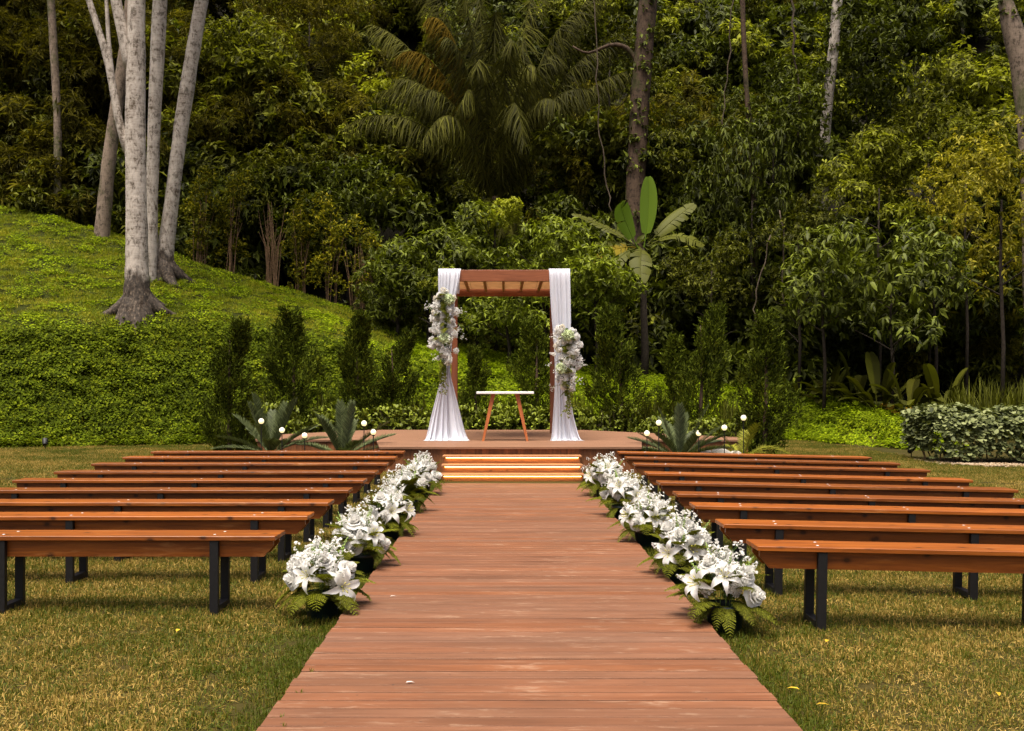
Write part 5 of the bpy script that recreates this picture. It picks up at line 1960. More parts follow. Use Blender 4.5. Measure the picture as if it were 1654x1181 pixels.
# ---------------------------------------------------------------- banana plant
BY = 27.6
bx = (1040 - HX) * BY / FPX
bz = gz(bx, BY)
ban = empty('banana_plant', (bx, BY, bz))
ctr = at(1037, 402, BY)
put('pseudostem', MB().tube([(0, 0, -.1), (.03, 0, .8), (ctr.x - bx, 0, ctr.z - bz)], [.13, .11, .07], 10).mesh('pseudostem', M['trunk_dim'], True), ban)


def banana_leaf(p0, p1, lift, W_, mat, seed, name='leaf', torn=.35, face=(0, -1, .25), side=0.0):
    """blade from p0 to p1 whose upper side looks along face"""
    rng = np.random.default_rng(seed)
    n = 22
    pts = [np.array(p) for p in arc(p0, p1, lift, n, side)]
    mb = MB()
    mb.tube([tuple(p) for p in pts], [.022 * (1 - .8 * i / n) for i in range(n + 1)], 5, cap=False)
    V_ = [np.array(v) for v in mb.v]
    F_ = [(f[0], f[1], f[2]) for f in mb.f] + [(f[0], f[2], f[3]) for f in mb.f]
    fc = np.array(face, dtype=float)
    for s in (-1, 1):
        i = 4
        while i < n:
            ln = 1
            while i + ln < n and rng.random() > torn:
                ln += 1
            sag = rng.uniform(-.04, .16) if torn > 0 else 0.02
            rows_ = []
            for j in range(i, i + ln + 1):
                u = (j - 3.5) / (n - 3.5)
                w = W_ / 2 * max(0.02, math.sin(PI * min(.995, .06 + .92 * u)) ** .5)
                d = pts[min(n, j + 1)] - pts[max(0, j - 1)]
                d /= np.linalg.norm(d)
                nn = fc - d * fc.dot(d)
                nn /= np.linalg.norm(nn)
                sd_ = np.cross(d, nn) * s
                jj = 0.0
                if torn > 0 and j == i + ln and i + ln < n:
                    jj = -.10
                if torn > 0 and j == i and i > 4:
                    jj = .05
                base = pts[j] + d * jj * .06
                e1 = base + sd_ * w * .5 + nn * w * (.10 - sag * .4) + d * w * (.15 + jj * .4)
                e2 = base + sd_ * w + nn * w * (.04 - sag * 1.4) + d * w * (.34 + jj * .9)
                e2[2] -= w * sag * .8
                rows_.append((base, e1, e2))
            b = len(V_)
            for rw in rows_:
                V_ += list(rw)
            for j in range(len(rows_) - 1):
                a = b + j * 3
                q = [(a, a + 3, a + 4), (a, a + 4, a + 1), (a + 1, a + 4, a + 5), (a + 1, a + 5, a + 2)]
                F_ += q if s < 0 else [(x, z, y_) for (x, y_, z) in q]
            i += ln
    return tri_mesh(name, np.array(V_), np.array(F_), mat, False)


for i, (p0, p1, lift, w, mt, dy, torn, face, sd_) in enumerate((
        ((1040, 400), (1047, 286), .05, .55, 'banana_young', -.1, .0, (-.75, -1, .2), .12), ((1032, 405), (1003, 328), .35, .62, 'banana_young', -.5, .12, (.6, -1, .25), -.25),
        ((1036, 402), (1034, 462), .55, .62, 'banana', -1.0, .3, (0, -1, .5), 0.0), ((1048, 398), (1136, 398), .55, .55, 'banana', -.4, .55, (0, -.6, 1), 0.0),
        ((1046, 395), (1122, 330), .15, .50, 'banana', .5, .3, (0, -.9, .7), 0.0), ((1026, 402), (970, 462), .45, .52, 'banana', -.6, .35, (-.3, -1, .6), 0.0),
        ((1028, 400), (948, 430), .35, .50, 'banana_old', -.2, .4, (-.2, -.8, .7), 0.0), ((1025, 396), (925, 345), .15, .40, 'banana', 1.0, .5, (0, -.5, 1), 0.0),
        ((1026, 398), (945, 405), .25, .42, 'banana', .6, .4, (0, -.8, .8), 0.0))):
    a, b = at(p0[0], p0[1], BY), at(p1[0], p1[1], BY + dy)
    o_ = Vector((bx, BY, bz))
    lf = put('leaf', banana_leaf(a - o_, b - o_, lift, w, M[mt], 500 + i, torn=torn, face=face, side=sd_), ban)
    if mt == 'banana_young':
        tag(lf, 'bright upright young leaf')
    elif mt == 'banana_old':
        tag(lf, 'yellowing torn leaf')
tag(ban, 'banana plant with one bright upright leaf and torn hanging leaves, right of the pergola', 'banana plant')

# ---------------------------------------------------------------- shrubs and trees of the forest edge
C_LIGHT = [crown('crown', 51 + i, (1.9, 1.5, 1.55), 16, 40, 7, .23, .075, M['shrub_light'], droop=.25, sub=.42) for i in range(2)]
C_LIME = crown('crown', 55, (.9, .8, .8), 9, 36, 6, .15, .06, M['shrub_lime'], droop=.1)
C_BIG = [crown('crown', 57 + i, (2.0, 1.6, 1.6), 15, 20, 8, .27, .085, M['big_leaf'], 'leaf', droop=.55, spread=.85, sub=.45) for i in range(2)]
C_YEL = crown('crown', 61, (1.7, 1.4, 2.0), 16, 40, 7, .17, .055, M['yellow_leaf'], droop=.5, sub=.40)
C_JA = [crown('crown', 63 + i, (2.4, 1.9, 2.0), 18, 40, 7, .22, .075, M['jungle_a'], droop=.4, sub=.40) for i in range(2)]
C_JB = [crown('crown', 66 + i, (2.4, 1.9, 2.0), 18, 44, 7, .19, .065, M['jungle_b'], droop=.4, sub=.40) for i in range(2)]
C_JD = crown('crown', 69, (2.2, 1.8, 1.8), 16, 44, 7, .19, .07, M['jungle_d'], droop=.3, sub=.40)
C_JC = crown('crown', 68, (2.4, 1.9, 2.2), 20, 46, 8, .24, .035, M['jungle_c'], droop=.5, sub=.38)
C_UP = [None, None]
for i in range(2):
    rng = np.random.default_rng(90 + i)
    bl = [(rng.uniform(-.4, .4), rng.uniform(-.3, .3), z, .34, .34, .42) for z in np.linspace(.5, 3.0, 9)]
    P, D = blobs_tips(rng, bl, 60, .4, .5)
    V_, F_ = rosettes(rng, P, D + np.array([[0, 0, .8]]), 5, .12, .045, -.1, .7)
    C_UP[i] = tri_mesh('crown', V_, F_, M['flower_shrub'])


def limb_mesh(seed, h, spread, mat, n=6, r0=.09):
    rng = np.random.default_rng(seed)
    mb = MB()
    mb.tube([(0, 0, -.15), (.05, .02, h * .35), (-.03, 0, h * .7), (0, 0, h)], [r0 * 1.2, r0, r0 * .8, r0 * .5], 8, True, .08, seed)
    for i in range(n):
        a = 2 * PI * i / n + rng.uniform(-.4, .4)
        z0 = h * rng.uniform(.35, .85)
        mb.tube([(0, 0, z0), (.4 * spread * math.cos(a), .4 * spread * math.sin(a), z0 + .25 * spread), (.85 * spread * math.cos(a), .85 * spread * math.sin(a), z0 + .5 * spread)], [r0 * .5, r0 * .35, r0 * .12], 5, cap=False)
    return mb.mesh('trunk', mat, True)


def leafy(name, cat, px, py, Y, sc, me, label, group, rz=0.0, thin=1.0):
    """tree or shrub whose crown is centred at photo pixel (px, py) at distance Y"""
    c = at(px, py, Y)
    zg = gz(c.x, Y)
    root = empty(name, (c.x, Y, zg))
    h = max(.5, c.z - zg)
    s = (sc, sc, sc) if not hasattr(sc, '__len__') else sc
    put('trunk', limb_mesh(int(px) % 97, h + .1, 1.1 * s[0], M['trunk_dim'], 6, .045 * thin), root)
    put('crown', me, root, (0, 0, c.z - zg), (0, 0, rz), s)
    return tag(root, label, cat, group)


G1, G2 = 'shrubs at the forest edge', 'trees of the forest edge'
LEAFY = [
    ('broadleaf_shrub', 'shrub', 690, 450, 27.6, .95, C_LIGHT[0], 'mid-green leafy shrub behind the left pergola post', G1, .3),
    ('broadleaf_shrub', 'shrub', 770, 415, 28.4, 1.05, C_LIGHT[1], 'mid-green leafy shrub rising above the left half of the pergola beam', G1, 1.3),
    ('broadleaf_shrub', 'shrub', 878, 425, 28.0, 1.0, C_LIGHT[0], 'mid-green leafy shrub above the right half of the pergola beam', G1, 2.5),
    ('broadleaf_shrub', 'shrub', 962, 470, 26.6, .85, C_LIGHT[1], 'mid-green leafy shrub under the banana leaves, right of the right drape', G1, 4.0),
    ('broadleaf_shrub', 'shrub', 820, 505, 26.2, (.95, .8, .7), C_LIGHT[0], 'leafy shrub framed inside the pergola opening', G1, 5.2),
    ('broadleaf_shrub', 'shrub', 640, 500, 27.4, .72, C_JA[0], 'dark leafy shrub at the right end of the grassy crest', G1, 1.1),
    ('lime_shrub', 'shrub', 800, 352, 28.8, .9, C_LIME, 'lime-green spray of leaves above the middle of the pergola', G1, 0),
    ('lime_shrub', 'shrub', 700, 462, 26.4, .42, C_LIME, 'small lime-green sprig beside the top of the left drape', G1, 1),
    ('whorled_tree', 'tree', 1330, 440, 25.2, .92, C_BIG[0], 'tree with drooping whorled leaves overhanging the broad-leaved plants', G2, .5),
    ('whorled_tree', 'tree', 1440, 470, 24.4, 1.0, C_BIG[1], 'large whorled-leaf tree in front of the dark hollow at right', G2, 2.2),
    ('whorled_tree', 'tree', 1510, 420, 25.6, .80, C_BIG[0], 'whorled-leaf tree right of the largest one, under yellow-green foliage', G2, 3.4),
    ('yellow_green_tree', 'tree', 1618, 330, 22.5, .92, C_YEL, 'yellow-green tree with drooping leaves at the right edge', G2, .4),
    ('yellow_green_tree', 'tree', 1560, 300, 26.5, .72, C_YEL, 'smaller yellow-green tree left of the one at the right edge', G2, 2.4),
    ('forest_tree', 'tree', 1215, 330, 29.5, (.8, .7, 1.5), C_JA[1], 'tall creeper-hung dark tree between the banana and the pale upper-right trunk', G2, .2),
    ('forest_tree', 'tree', 1150, 440, 28.4, .72, C_JB[0], 'dim olive bushy tree right of the banana plant', G2, 1.2),
    ('forest_tree', 'tree', 1290, 400, 27.8, .75, C_JB[1], 'olive bushy tree above the whorled-leaf tree, left side', G2, 2.0),
    ('forest_tree', 'tree', 1420, 310, 29.5, 1.0, C_JD, 'fresh green tree right of the pale upper-right trunk', G2, .9),
    ('forest_tree', 'tree', 1500, 220, 31.0, 1.1, C_JB[0], 'olive tree high at right, below the darkest gap', G2, 3.0),
    ('forest_tree', 'tree', 1250, 190, 31.5, 1.0, C_JA[0], 'dark tree at upper right, left of the pale trunk', G2, 4.1),
    ('forest_tree', 'tree', 1120, 250, 32.0, .95, C_JB[1], 'olive tree right of the rough brown trunk', G2, 5.1),
    ('forest_tree', 'tree', 1400, 120, 33.0, 1.15, C_JA[1], 'dark tree at the top right of the pale trunk', G2, 1.9),
    ('forest_tree', 'tree', 560, 350, 31.0, .95, C_JA[0], 'dark bushy tree left of the large palm', G2, 2.9),
    ('forest_tree', 'tree', 470, 300, 32.5, 1.0, C_JB[0], 'olive bushy tree under the smaller palm', G2, .7),
    ('forest_tree', 'tree', 405, 120, 35.0, 1.1, C_JD, 'sunlit yellowish tree at upper left, right of the leaning pale trunk', G2, 4.7),
    ('forest_tree', 'tree', 500, 40, 37.0, 1.15, C_JC, 'fine-leaved brownish tree at the top, left of the large palm', G2, 3.6),
    ('forest_tree', 'tree', 140, 140, 34.5, 1.2, C_JC, 'fine-leaved brownish tree at the top left corner', G2, 1.5),
    ('forest_tree', 'tree', 40, 250, 33.5, 1.0, C_JB[1], 'dim olive tree at the left edge above the bank', G2, 2.6),
    ('forest_tree', 'tree', 330, 240, 34.0, 1.0, C_JC, 'fine-leaved tree behind the right-leaning pale trunk', G2, 5.5),
    ('forest_tree', 'tree', 960, 300, 33.5, .85, C_JA[1], 'dark tree under the right palm fronds', G2, .1),
    ('forest_tree', 'tree', 985, 90, 35.0, .95, C_JB[0], 'greyish olive tree crossing the top of the rough brown trunk', G2, 2.2),
]
for (nm, ct, px, py, Y, sc, me, lb, gr, rz) in LEAFY:
    leafy(nm, ct, px, py, Y, sc, me, lb, gr, rz)

for i, (px, Y, h, lb) in enumerate(((322, 29.6, .85, 'upright yellow-tipped shrub right behind the leaning pale trunk'), (372, 29.8, .95, 'upright yellow-tipped shrub left of the bundle of dry stalks'),
                                   (484, 29.6, .95, 'upright yellow-tipped shrub right of the bundle of dry stalks'), (534, 29.2, 1.0, 'tall upright yellow-tipped shrub on the middle of the grassy crest'), (596, 28.6, .85, 'upright yellow-tipped shrub at the right end of the crest'))):
    x = (px - HX) * Y / FPX
    root = empty('upright_shrub', (x, Y, gz(x, Y)), i * 1.1)
    put('stems', stems_mesh(30 + i, .5, .4, 2.8 * h, 9, M['twig'], .016), root)
    put('crown', C_UP[i % 2], root, scale=(1, 1, h))
    tag(root, lb, 'shrub', 'yellow-tipped shrubs along the crest')
for i, (px, Y, h, lb) in enumerate(((438, 29.4, 2.4, 'bundle of tall dry brown stalks on the grassy crest'), (576, 28.9, 1.9, 'thinner bundle of dry stalks near the end of the crest'))):
    x = (px - HX) * Y / FPX
    rng = np.random.default_rng(i + 5)
    mb = MB()
    for k in range(22):
        a = rng.uniform(0, 6.28)
        b = (rng.uniform(-.18, .18), rng.uniform(-.15, .15), -.08)
        tp = (b[0] + .30 * math.cos(a), b[1] + .3 * math.sin(a), h * rng.uniform(.65, 1.1))
        mb.tube([b, ((b[0] * 2 + tp[0]) / 3, (b[1] * 2 + tp[1]) / 3, h * .5), tp], [.014, .011, .004], 4, cap=False)
    o = mb.build('dry_stalks', M['twig'], None, True)
    o.location = (x, Y, gz(x, Y))
    tag(o, lb, 'dry stalks', 'bundles of dry stalks')

# hanging vines
for i, (rows_, Y, w, lb) in enumerate((([(1278, -30), (1282, 60), (1287, 130), (1291, 190), (1290, 230)], 30.5, 4, 'thick woody vine hanging left of the pale upper-right trunk'),
                                      ([(958, -40), (962, 60), (965, 150), (972, 240), (985, 320), (990, 365)], 31.0, 2.5, 'thin vine hanging between the palm and the rough brown trunk'),
                                      ([(1244, 380), (1230, 440), (1218, 500), (1222, 540)], 27.0, 2.5, 'loose looping vine above the right-end conifer'),
                                      ([(1262, 340), (1268, 400), (1262, 460), (1272, 520)], 27.2, 2.5, 'wavy vine right of the right-end conifer top'),
                                      ([(1186, -30), (1180, 60), (1172, 150), (1165, 240)], 30.2, 2.5, 'straight vine hanging above the creeper-hung tree'))):
    rv = random.Random(i + 40)
    pts = []
    for q in range(len(rows_) - 1):
        for t in (0, .25, .5, .75):
            x = rows_[q][0] * (1 - t) + rows_[q + 1][0] * t
            y_ = rows_[q][1] * (1 - t) + rows_[q + 1][1] * t
            pts.append(at(x + rv.uniform(-3, 3), y_, Y + rv.uniform(-.1, .1)))
    o0 = pts[-1]
    mb = MB().tube([p - o0 for p in pts], [w * Y / FPX / 2 * rv.uniform(.6, 1.0) for _ in pts], 6, True, .1, i)
    o = mb.build('hanging_vine', M['branch'], None, True)
    o.location = o0
    tag(o, lb, 'vine', 'hanging vines')


# ---------------------------------------------------------------- scatter: one object of stuff made of instances
def proto(me):
    return bpy.data.objects.new(me.name + '_source', me)


def eul_from(n, spin):
    """euler angles that turn +Z to n after a spin"""
    q = Vector(n).to_track_quat('Z', 'Y').to_matrix() @ Matrix.Rotation(spin, 3, 'Z')
    return q.to_euler()


def scatter(name, P, E, S, K, protos, label, cat):
    me = bpy.data.meshes.new(name)
    me.vertices.add(len(P))
    me.vertices.foreach_set('co', np.asarray(P, dtype=np.float32).ravel())
    for nm, tp, arr in (('rot', 'FLOAT_VECTOR', E), ('scl', 'FLOAT', S), ('kind_id', 'INT', K)):
        a = me.attributes.new(nm, tp, 'POINT')
        if tp == 'FLOAT_VECTOR':
            a.data.foreach_set('vector', np.asarray(arr, dtype=np.float32).ravel())
        elif tp == 'FLOAT':
            a.data.foreach_set('value', np.asarray(arr, dtype=np.float32))
        else:
            a.data.foreach_set('value', np.asarray(arr, dtype=np.int32))
    me.update()
    ng = bpy.data.node_groups.new(name, 'GeometryNodeTree')
    ng.interface.new_socket('Geometry', in_out='INPUT', socket_type='NodeSocketGeometry')
    ng.interface.new_socket('Geometry', in_out='OUTPUT', socket_type='NodeSocketGeometry')
    N = ng.nodes
    gi, go = N.new('NodeGroupInput'), N.new('NodeGroupOutput')
    def attr(nm, tp):
        a = N.new('GeometryNodeInputNamedAttribute')
        a.data_type = tp
        a.inputs[0].default_value = nm
        return a.outputs[0]
    rot = N.new('FunctionNodeEulerToRotation')
    ng.links.new(attr('rot', 'FLOAT_VECTOR'), rot.inputs[0])
    scl, kid = attr('scl', 'FLOAT'), attr('kind_id', 'INT')
    jn = N.new('GeometryNodeJoinGeometry')
    for i, po_ in enumerate(protos):
        oi = N.new('GeometryNodeObjectInfo')
        oi.inputs['Object'].default_value = po_
        oi.inputs['As Instance'].default_value = True
        cmp_ = N.new('FunctionNodeCompare')
        cmp_.data_type = 'INT'
        cmp_.operation = 'EQUAL'
        si = [s for s in cmp_.inputs if s.enabled and s.type == 'INT']
        ng.links.new(kid, si[0])
        si[1].default_value = i
        ip = N.new('GeometryNodeInstanceOnPoints')
        ng.links.new(gi.outputs[0], ip.inputs['Points'])
        ng.links.new(cmp_.outputs[0], ip.inputs['Selection'])
        ng.links.new(oi.outputs['Geometry'], ip.inputs['Instance'])
        ng.links.new(rot.outputs[0], ip.inputs['Rotation'])
        ng.links.new(scl, ip.inputs['Scale'])
        ng.links.new(ip.outputs[0], jn.inputs[0])
    ng.links.new(jn.outputs[0], go.inputs[0])
    o = put(name, me)
    md = o.modifiers.new('scatter', 'NODES')
    md.node_group = ng
    return tag(o, label, cat, kind='stuff')


# forest foliage filling the hillside
def bough(seed, mat, L_, W_, m, ntip, R_=(.95, .95, .6), droop=.4, tpl='diamond'):
    rng = np.random.default_rng(seed)
    bl = [(rng.uniform(-.35, .35), rng.uniform(-.35, .35), rng.uniform(-.25, .25), R_[0] * rng.uniform(.4, .7), R_[1] * rng.uniform(.4, .7), R_[2] * rng.uniform(.4, .8)) for _ in range(5)]
    P, D = blobs_tips(rng, bl, ntip // 5, .35, .6)
    V_, F_ = rosettes(rng, P, D, m, L_, W_, droop, .9, tpl)
    return tri_mesh('bough', V_, F_, mat)


BO = [proto(bough(1, M['jungle_a'], .28, .10, 6, 50)), proto(bough(2, M['jungle_b'], .25, .085, 6, 60)), proto(bough(3, M['jungle_c'], .26, .035, 9, 85, droop=.55)),
      proto(bough(4, M['jungle_d'], .25, .09, 6, 56, droop=.3)), proto(bough(5, M['jungle_a'], .34, .13, 6, 40, droop=.5)), proto(bough(6, M['yellow_leaf'], .20, .06, 7, 70, droop=.5))]


def vnoise(p, seed):
    """smooth pseudo-noise of points, about -1..1"""
    r = np.random.default_rng(seed)
    out = np.zeros(len(p))
    for k in range(7):
        w = unit(r, 1)[0] * r.uniform(.35, 1.0)
        out += np.sin(p @ w * 1.0 + r.uniform(0, 6.28))
    return out / 3.2


rng = np.random.default_rng(2024)
n = 11000
Yv = 31.5 + 27.0 * rng.uniform(0, 1, n) ** .85
Xv = rng.uniform(-1, 1, n) * (.56 * Yv + 5)
lift = rng.uniform(0, 1, n) ** 1.2 * (2.2 + 2.0 * (Yv > 36))
Zv = ground_z(Xv, Yv) + .2 + lift
Pv = np.stack([Xv, Yv, Zv], 1)
keep = vnoise(Pv * 1.35, 5) > -.10
front = (Yv < 33.5) & (rng.uniform(0, 1, n) < .35)
keep &= ~front
Pv = Pv[keep][:4200]
W_ = []
for (x0, x1, y0, zmax, dens, zmin) in ((1.2, 20, 29.2, 8.5, 4.6, .5), (-19, -2.0, 31.6, 8.0, 3.6, .1), (-4, 1.5, 30.6, 4.5, 3.5, .2)):
    m = int((x1 - x0) * zmax * dens)
    zz = rng.uniform(zmin, zmax, m)
    xx = rng.uniform(x0, x1, m)
    yy = y0 + zz * .42 + rng.uniform(-.9, .9, m)
    pp = np.stack([xx, yy, ground_z(xx, np.full(m, y0)) + zz], 1)
    W_.append(pp[(vnoise(pp * 1.5, 6) > -.15) & ~((xx > 9) & (zz < 2.6))])
Pv = np.concatenate([Pv] + W_)
n = len(Pv)
sel = vnoise(Pv * .5, 9) + rng.normal(0, .35, n) - Pv[:, 0] * .03
K = np.where(sel > .75, 2, np.where(sel > .25, 1, np.where(sel > -.35, 0, np.where(sel > -.85, 4, 3))))
upl = (Pv[:, 0] < -3) & (Pv[:, 2] > 9)
K = np.where(upl & (rng.uniform(0, 1, n) < .55), 2, K)
K = np.where(upl & (Pv[:, 0] > -12) & (rng.uniform(0, 1, n) < .5), 3, K)  # sunlit patch put in by colour: more boughs of the brighter leaf
K = np.where((Pv[:, 0] > 13) & (Pv[:, 2] < 12) & (rng.uniform(0, 1, n) < .3), 5, K)
E = np.stack([rng.normal(.35, .25, n), rng.normal(0, .25, n), rng.uniform(0, 6.28, n)], 1)
scatter('forest_foliage', Pv, E, rng.uniform(.75, 1.55, n), K, BO, 'dense tropical forest foliage covering the hillside behind everything', 'forest')

# ---------------------------------------------------------------- grass and ground cover
def lawn_blade_mat(name, green, mid, straw, scale, lo, hi, edge):
    m, nt, b = new_mat(name)
    g = nt.nodes.new('ShaderNodeNewGeometry')
    p = g.outputs['Position']
    n1 = noise(nt, p, scale, 4, .6)
    n2 = noise(nt, p, scale * 6, 3, .6)
    f = math_n(nt, 'ADD', math_n(nt, 'MULTIPLY', n1, .45), math_n(nt, 'ADD', math_n(nt, 'MULTIPLY', n2, .28), math_n(nt, 'MULTIPLY', g.outputs['Random Per Island'], .30)))
    if edge:
        # watered, greener grass along both edges of the walkway
        sep = nt.nodes.new('ShaderNodeSeparateXYZ')
        nt.links.new(p, sep.inputs[0])
        dx = math_n(nt, 'SUBTRACT', math_n(nt, 'ABSOLUTE', math_n(nt, 'SUBTRACT', sep.outputs[0], .095)), 1.0)
        w = math_n(nt, 'SUBTRACT', 1.0, math_n(nt, 'MULTIPLY', dx, 2.6, True), True)
        f = math_n(nt, 'SUBTRACT', f, math_n(nt, 'MULTIPLY', w, .14))
        w2 = math_n(nt, 'MULTIPLY', math_n(nt, 'SUBTRACT', sep.outputs[1], 14.0), .06, True)
        f = math_n(nt, 'SUBTRACT', f, math_n(nt, 'MULTIPLY', w2, .06))
    c = ramp(nt, f, [(lo, green), ((lo + hi) / 2, mid), (hi, straw)])
    nt.links.new(c, b.inputs['Base Color'])
    b.inputs['Roughness'].default_value = .6
    b.inputs['Specular IOR Level'].default_value = .2
    t = nt.nodes.new('ShaderNodeBsdfTranslucent')
    nt.links.new(c, t.inputs['Color'])
    mx = nt.nodes.new('ShaderNodeMixShader')
    mx.inputs[0].default_value = .3
    nt.links.new(b.outputs[0], mx.inputs[1])
    nt.links.new(t.outputs[0], mx.inputs[2])
    nt.links.new(mx.outputs[0], nt.nodes['Material Output'].inputs['Surface'])
    return m


M['blade'] = lawn_blade_mat('lawn_blade', (0.066, 0.088, 0.003), (0.15, 0.118, 0.011), (0.44, 0.29, 0.07), .9, .43, .65, True)
M['hill_blade'] = lawn_blade_mat('bank_grass_blade', (0.100, 0.145, 0.003), (0.21, 0.25, 0.005), (0.38, 0.33, 0.018), .55, .38, .68, False)


def grass_patch(seed, size, n, h0, h1, w, mat, lean=.55, bend=.5, layer=0.0):
    rng = np.random.default_rng(seed)
    P = np.stack([rng.uniform(-size / 2, size / 2, n), rng.uniform(-size / 2, size / 2, n), rng.uniform(-.004, -.003 + layer, n)], 1)
    a = rng.uniform(0, 2 * PI, n)
    t = np.minimum(np.abs(rng.normal(0, lean, n)), 1.45)
    D = np.stack([np.cos(a) * np.sin(t), np.sin(a) * np.sin(t), np.cos(t)], 1)
    N = np.stack([-np.cos(a), -np.sin(a), np.full(n, .4)], 1) + unit(rng, n) * .5
    V_, F_ = leaves(P, D, N, rng.uniform(h0, h1, n), w * rng.uniform(.7, 1.3, n), 'blade', bend * t)
    return tri_mesh('grass_patch', V_, F_, mat)


GP = [proto(grass_patch(i, .34, 900, .014, .036, .0038, M['blade'], 1.25, .25, .015)) for i in range(3)]
GE = [proto(grass_patch(9, .22, 170, .025, .065, .0042, M['blade'], .7))]
rng = np.random.default_rng(12)
gxs, gys = [], []
y = 2.6
while y < 24.5:
    st = .24 if y < 9 else .29
    hw = .56 * y + 2.6
    xs = np.arange(-hw, hw, st)
    gxs.append(xs + rng.uniform(-.08, .08, len(xs)))
    gys.append(np.full(len(xs), y) + rng.uniform(-.08, .08, len(xs)))
    y += st
X, Y_ = np.concatenate(gxs), np.concatenate(gys)
Bv = smooth_tab(X, T_B)
k = (Y_ < Bv + .15) & ~((X > WX0 - .10) & (X < WX1 + .10) & (Y_ < 14.6))
k &= ~((np.abs(X) < 4.6) & (Y_ > 14.6) & (Y_ < 21.3)) & ~((X > 7.6) & (Y_ > 17.2))
k &= ~((X > -1.9) & (X < 2.1) & (Y_ > 14.35) & (Y_ < 17))
X, Y_ = X[k], Y_[k]
# tufts hugging the walkway edges
ey = np.arange(2.4, 13.6, .09)
ex = np.concatenate([np.full(len(ey), WX0 - .055), np.full(len(ey), WX1 + .055)]) + rng.uniform(-.05, .02, 2 * len(ey)) * np.repeat([1, -1], len(ey))
ey = np.concatenate([ey, ey])
P1 = np.stack([X, Y_, ground_z(X, Y_)], 1)
P2 = np.stack([ex, ey, ground_z(ex, ey)], 1)
Pg = np.concatenate([P1, P2])
sc_ = np.concatenate([rng.uniform(.85, 1.25, len(P1)) * np.where(P1[:, 1] > 9, 1.12, 1.0), rng.uniform(.55, 1.0, len(P2))])
Kg = np.concatenate([rng.integers(0, 3, len(P1)), np.full(len(P2), 3)])
Eg = np.zeros((len(Pg), 3))
Eg[:, 2] = rng.uniform(0, 6.28, len(Pg))
scatter('lawn_grass', Pg, Eg, sc_, Kg, GP + GE, 'short dry yellow-green lawn grass on both sides of the walkway', 'grass')


def cover_patch(seed, size, n, mat, L_, W_, h=.10):
    rng = np.random.default_rng(seed)
    P = np.stack([rng.uniform(-size / 2, size / 2, n), rng.uniform(-size / 2, size / 2, n), rng.uniform(.0, h, n)], 1)
    a = rng.uniform(0, 2 * PI, n)
    D = np.stack([np.cos(a), np.sin(a), rng.uniform(-.25, .45, n)], 1)
    N = np.tile([[0, 0, 1.0]], (n, 1)) + unit(rng, n) * .35
    V_, F_ = leaves(P, D, N, L_ * rng.uniform(.7, 1.2, n), W_ * rng.uniform(.8, 1.1, n), 'diamond')
    return tri_mesh('cover_patch', V_, F_, mat)


def on_slope(X, Y_, seed, tilt=.25):
    rng = np.random.default_rng(seed)
    nn = gnormal(X, Y_)
    nn = nn + rng.normal(0, tilt, nn.shape)
    nn[:, 2] += .35
    E_ = [eul_from(v, s) for v, s in zip(nn, rng.uniform(0, 6.28, len(nn)))]
    return np.array([(e_.x, e_.y, e_.z) for e_ in E_])


def bank_points(x0, x1, step, d0, d1, seed, ymax=None):
    rng = np.random.default_rng(seed)
    xs, ys = [], []
    for x in np.arange(x0, x1, step):
        b = float(smooth_tab(np.array([x]), T_B)[0])
        yc = float(smooth_tab(np.array([x]), T_Y)[0])
        lo = b + d0
        hi = yc + .8 if d1 is None else b + d1
        y_ = lo
        while y_ < hi:
            dz = abs(gz(x, y_ + .1) - gz(x, y_ - .1)) / .2
            xs.append(x + rng.uniform(-.5, .5) * step)
            ys.append(y_ + rng.uniform(-.4, .4) * step)
            y_ += step / math.sqrt(1 + dz * dz)
    return np.array(xs), np.array(ys)


CPB = [proto(cover_patch(i, .48, 260, M['cover_bank'], .062, .044, .14)) for i in range(3)]
CPL = [proto(cover_patch(i + 5, .48, 250, M['cover'], .062, .044, .14)) for i in range(3)]
X, Y_ = bank_points(-17.5, -1.0, .23, -.12, 1.75, 1)
S_ = rng.uniform(.9, 1.2, len(X))
P = np.stack([X, Y_, ground_z(X, Y_)], 1)
CPB.append(proto(grass_patch(55, .4, 60, .10, .24, .014, M['hill_blade'], .6)))
kb = np.where(rng.uniform(0, 1, len(X)) < .04, 3, rng.integers(0, 3, len(X)))
scatter('bank_ground_cover', P, on_slope(X, Y_, 3, .26), S_, kb, CPB, 'dark green creeping ground cover on the steep face of the left bank', 'ground cover')
X, Y_ = bank_points(-2.6, 9.4, .25, -.12, None, 2)
k = ~((X > 7.7) & (Y_ < 18.9))
X, Y_ = X[k], Y_[k]
P = np.stack([X, Y_, ground_z(X, Y_)], 1)
scatter('bright_ground_cover', P, on_slope(X, Y_, 4, .30), rng.uniform(.8, 1.25, len(X)), rng.integers(0, 3, len(X)), CPL, 'bright green creeping ground cover behind the stage and towards the right hedge', 'ground cover')

HP = [proto(grass_patch(20 + i, .5, 420, .04, .10, .012, M['hill_blade'], .9)) for i in range(3)] + [proto(cover_patch(33, .55, 130, M['cover'], .06, .045, .10))]
X, Y_ = bank_points(-20, -1.2, .34, 1.45, None, 6)
P = np.stack([X, Y_, ground_z(X, Y_)], 1)
kk = np.where(rng.uniform(0, 1, len(P)) < .30, 3, rng.integers(0, 3, len(P)))
scatter('bank_grass', P, on_slope(X, Y_, 5, .15), rng.uniform(.75, 1.25, len(X)), kk, HP, 'lush green grass on top of the left bank under the pale trees', 'grass')

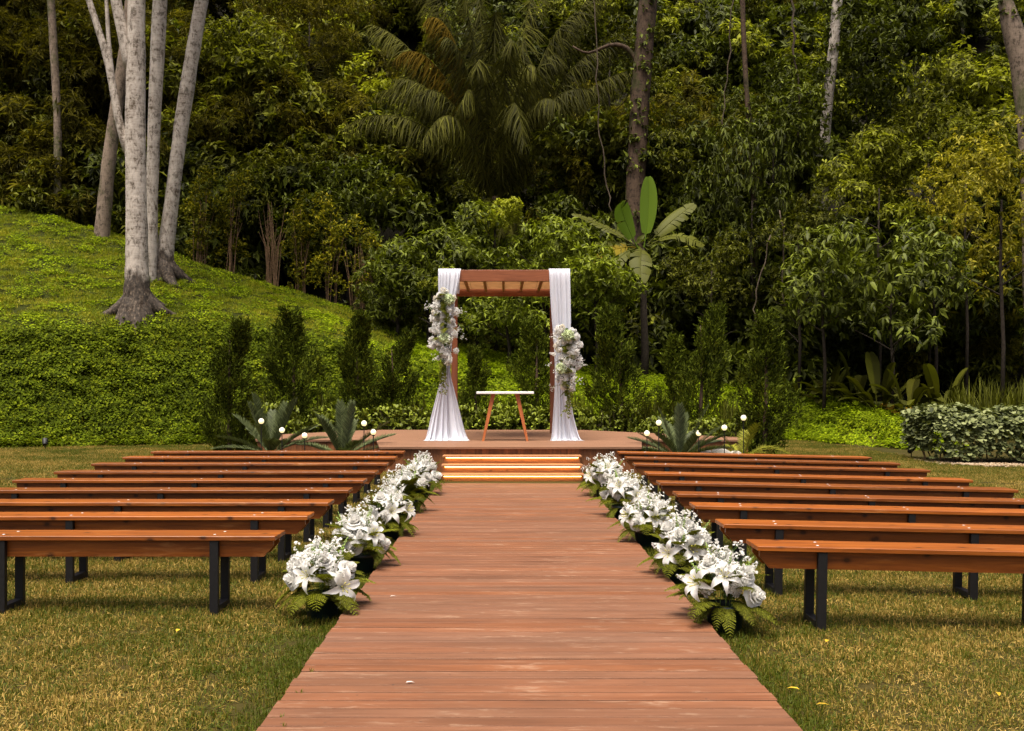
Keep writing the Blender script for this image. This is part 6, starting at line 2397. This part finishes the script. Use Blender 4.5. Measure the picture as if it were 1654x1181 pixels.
# ---------------------------------------------------------------- small things lying about
def fallen_leaf(x, y, z, L_, az, label, mat='fallen', tilt=.15):
    V_, F_ = leaves([(0, 0, 0)], [(math.sin(az), math.cos(az), tilt)], [(0.1, 0, 1)], L_, L_ * .42, 'leaf')
    o = put('fallen_leaf', tri_mesh('fallen_leaf', V_, F_, M[mat]), None, (x, y, z))
    return tag(o, label, 'leaf', 'fallen leaves')


for (px, py, Y, L_, az, lb) in ((703, 707, 16.9, .11, 1.2, 'yellow fallen leaf on the stage deck left of the left drape'),):
    p = at(px, py, Y)
    fallen_leaf(p.x, Y, SZ + .006, L_, az, lb)
for i, (px, py, lb) in enumerate(((285, 1031, 'reddish fallen leaf on the lawn below the nearest left bench'), (1318, 1152, 'orange fallen leaf on the lawn near the bottom right'), (1610, 1125, 'orange fallen leaf on the lawn at the lower right edge'), (1292, 1127, 'dark red fallen leaf on the lawn right of the walkway'), (1334, 1046, 'small brown fallen leaf under the nearest right bench'))):
    Y = CAMZ * FPX / (py - HY)
    p = at(px, py, Y)
    fallen_leaf(p.x, Y, gz(p.x, Y) + .035, .055, i * 1.7, lb)
for i, (px, py, lb) in enumerate(((630, 965, 'white petal lying on the left part of the walkway'), (655, 1105, 'white petal lying on the near walkway planks'))):
    Y = (CAMZ - WZ) * FPX / (py - HY)
    p = at(px, py, Y)
    V_, F_ = leaves([(0, 0, 0)], [(1, .3, .1)], [(0, 0, 1)], .04, .018, 'leaf')
    tag(put('fallen_petal', tri_mesh('fallen_petal', V_, F_, M['petal']), None, (p.x, Y, WZ + .006)), lb, 'petal', 'fallen petals')
for i, (px, py, lb) in enumerate(((502, 1088, 'tuft of grass growing between planks at the left walkway edge, farther one'), (485, 1120, 'single grass sprout between planks near the left walkway edge'), (456, 1160, 'short grass sprout in the left planks near the bottom'), (460, 1173, 'spread tuft of grass in the left planks at the very bottom'))):
    Y = (CAMZ - WZ) * FPX / (py - HY)
    Y = -0.6 + pitch * (round((Y + .6) / pitch - .5) + .5)
    p = at(px, py, Y)
    rng2 = np.random.default_rng(i)
    m = 3 + i
    D = np.stack([rng2.normal(0, .6, m), rng2.normal(0, .4, m), np.ones(m)], 1)
    V_, F_ = leaves(np.zeros((m, 3)), D, np.tile([[0, -1, .2]], (m, 1)), rng2.uniform(.03, .06, m), .005, 'blade', .3)
    tag(put('grass_sprout', tri_mesh('grass_sprout', V_, F_, M['strap']), None, (p.x, Y, WZ - .015)), lb, 'grass', 'grass sprouts in the walkway')
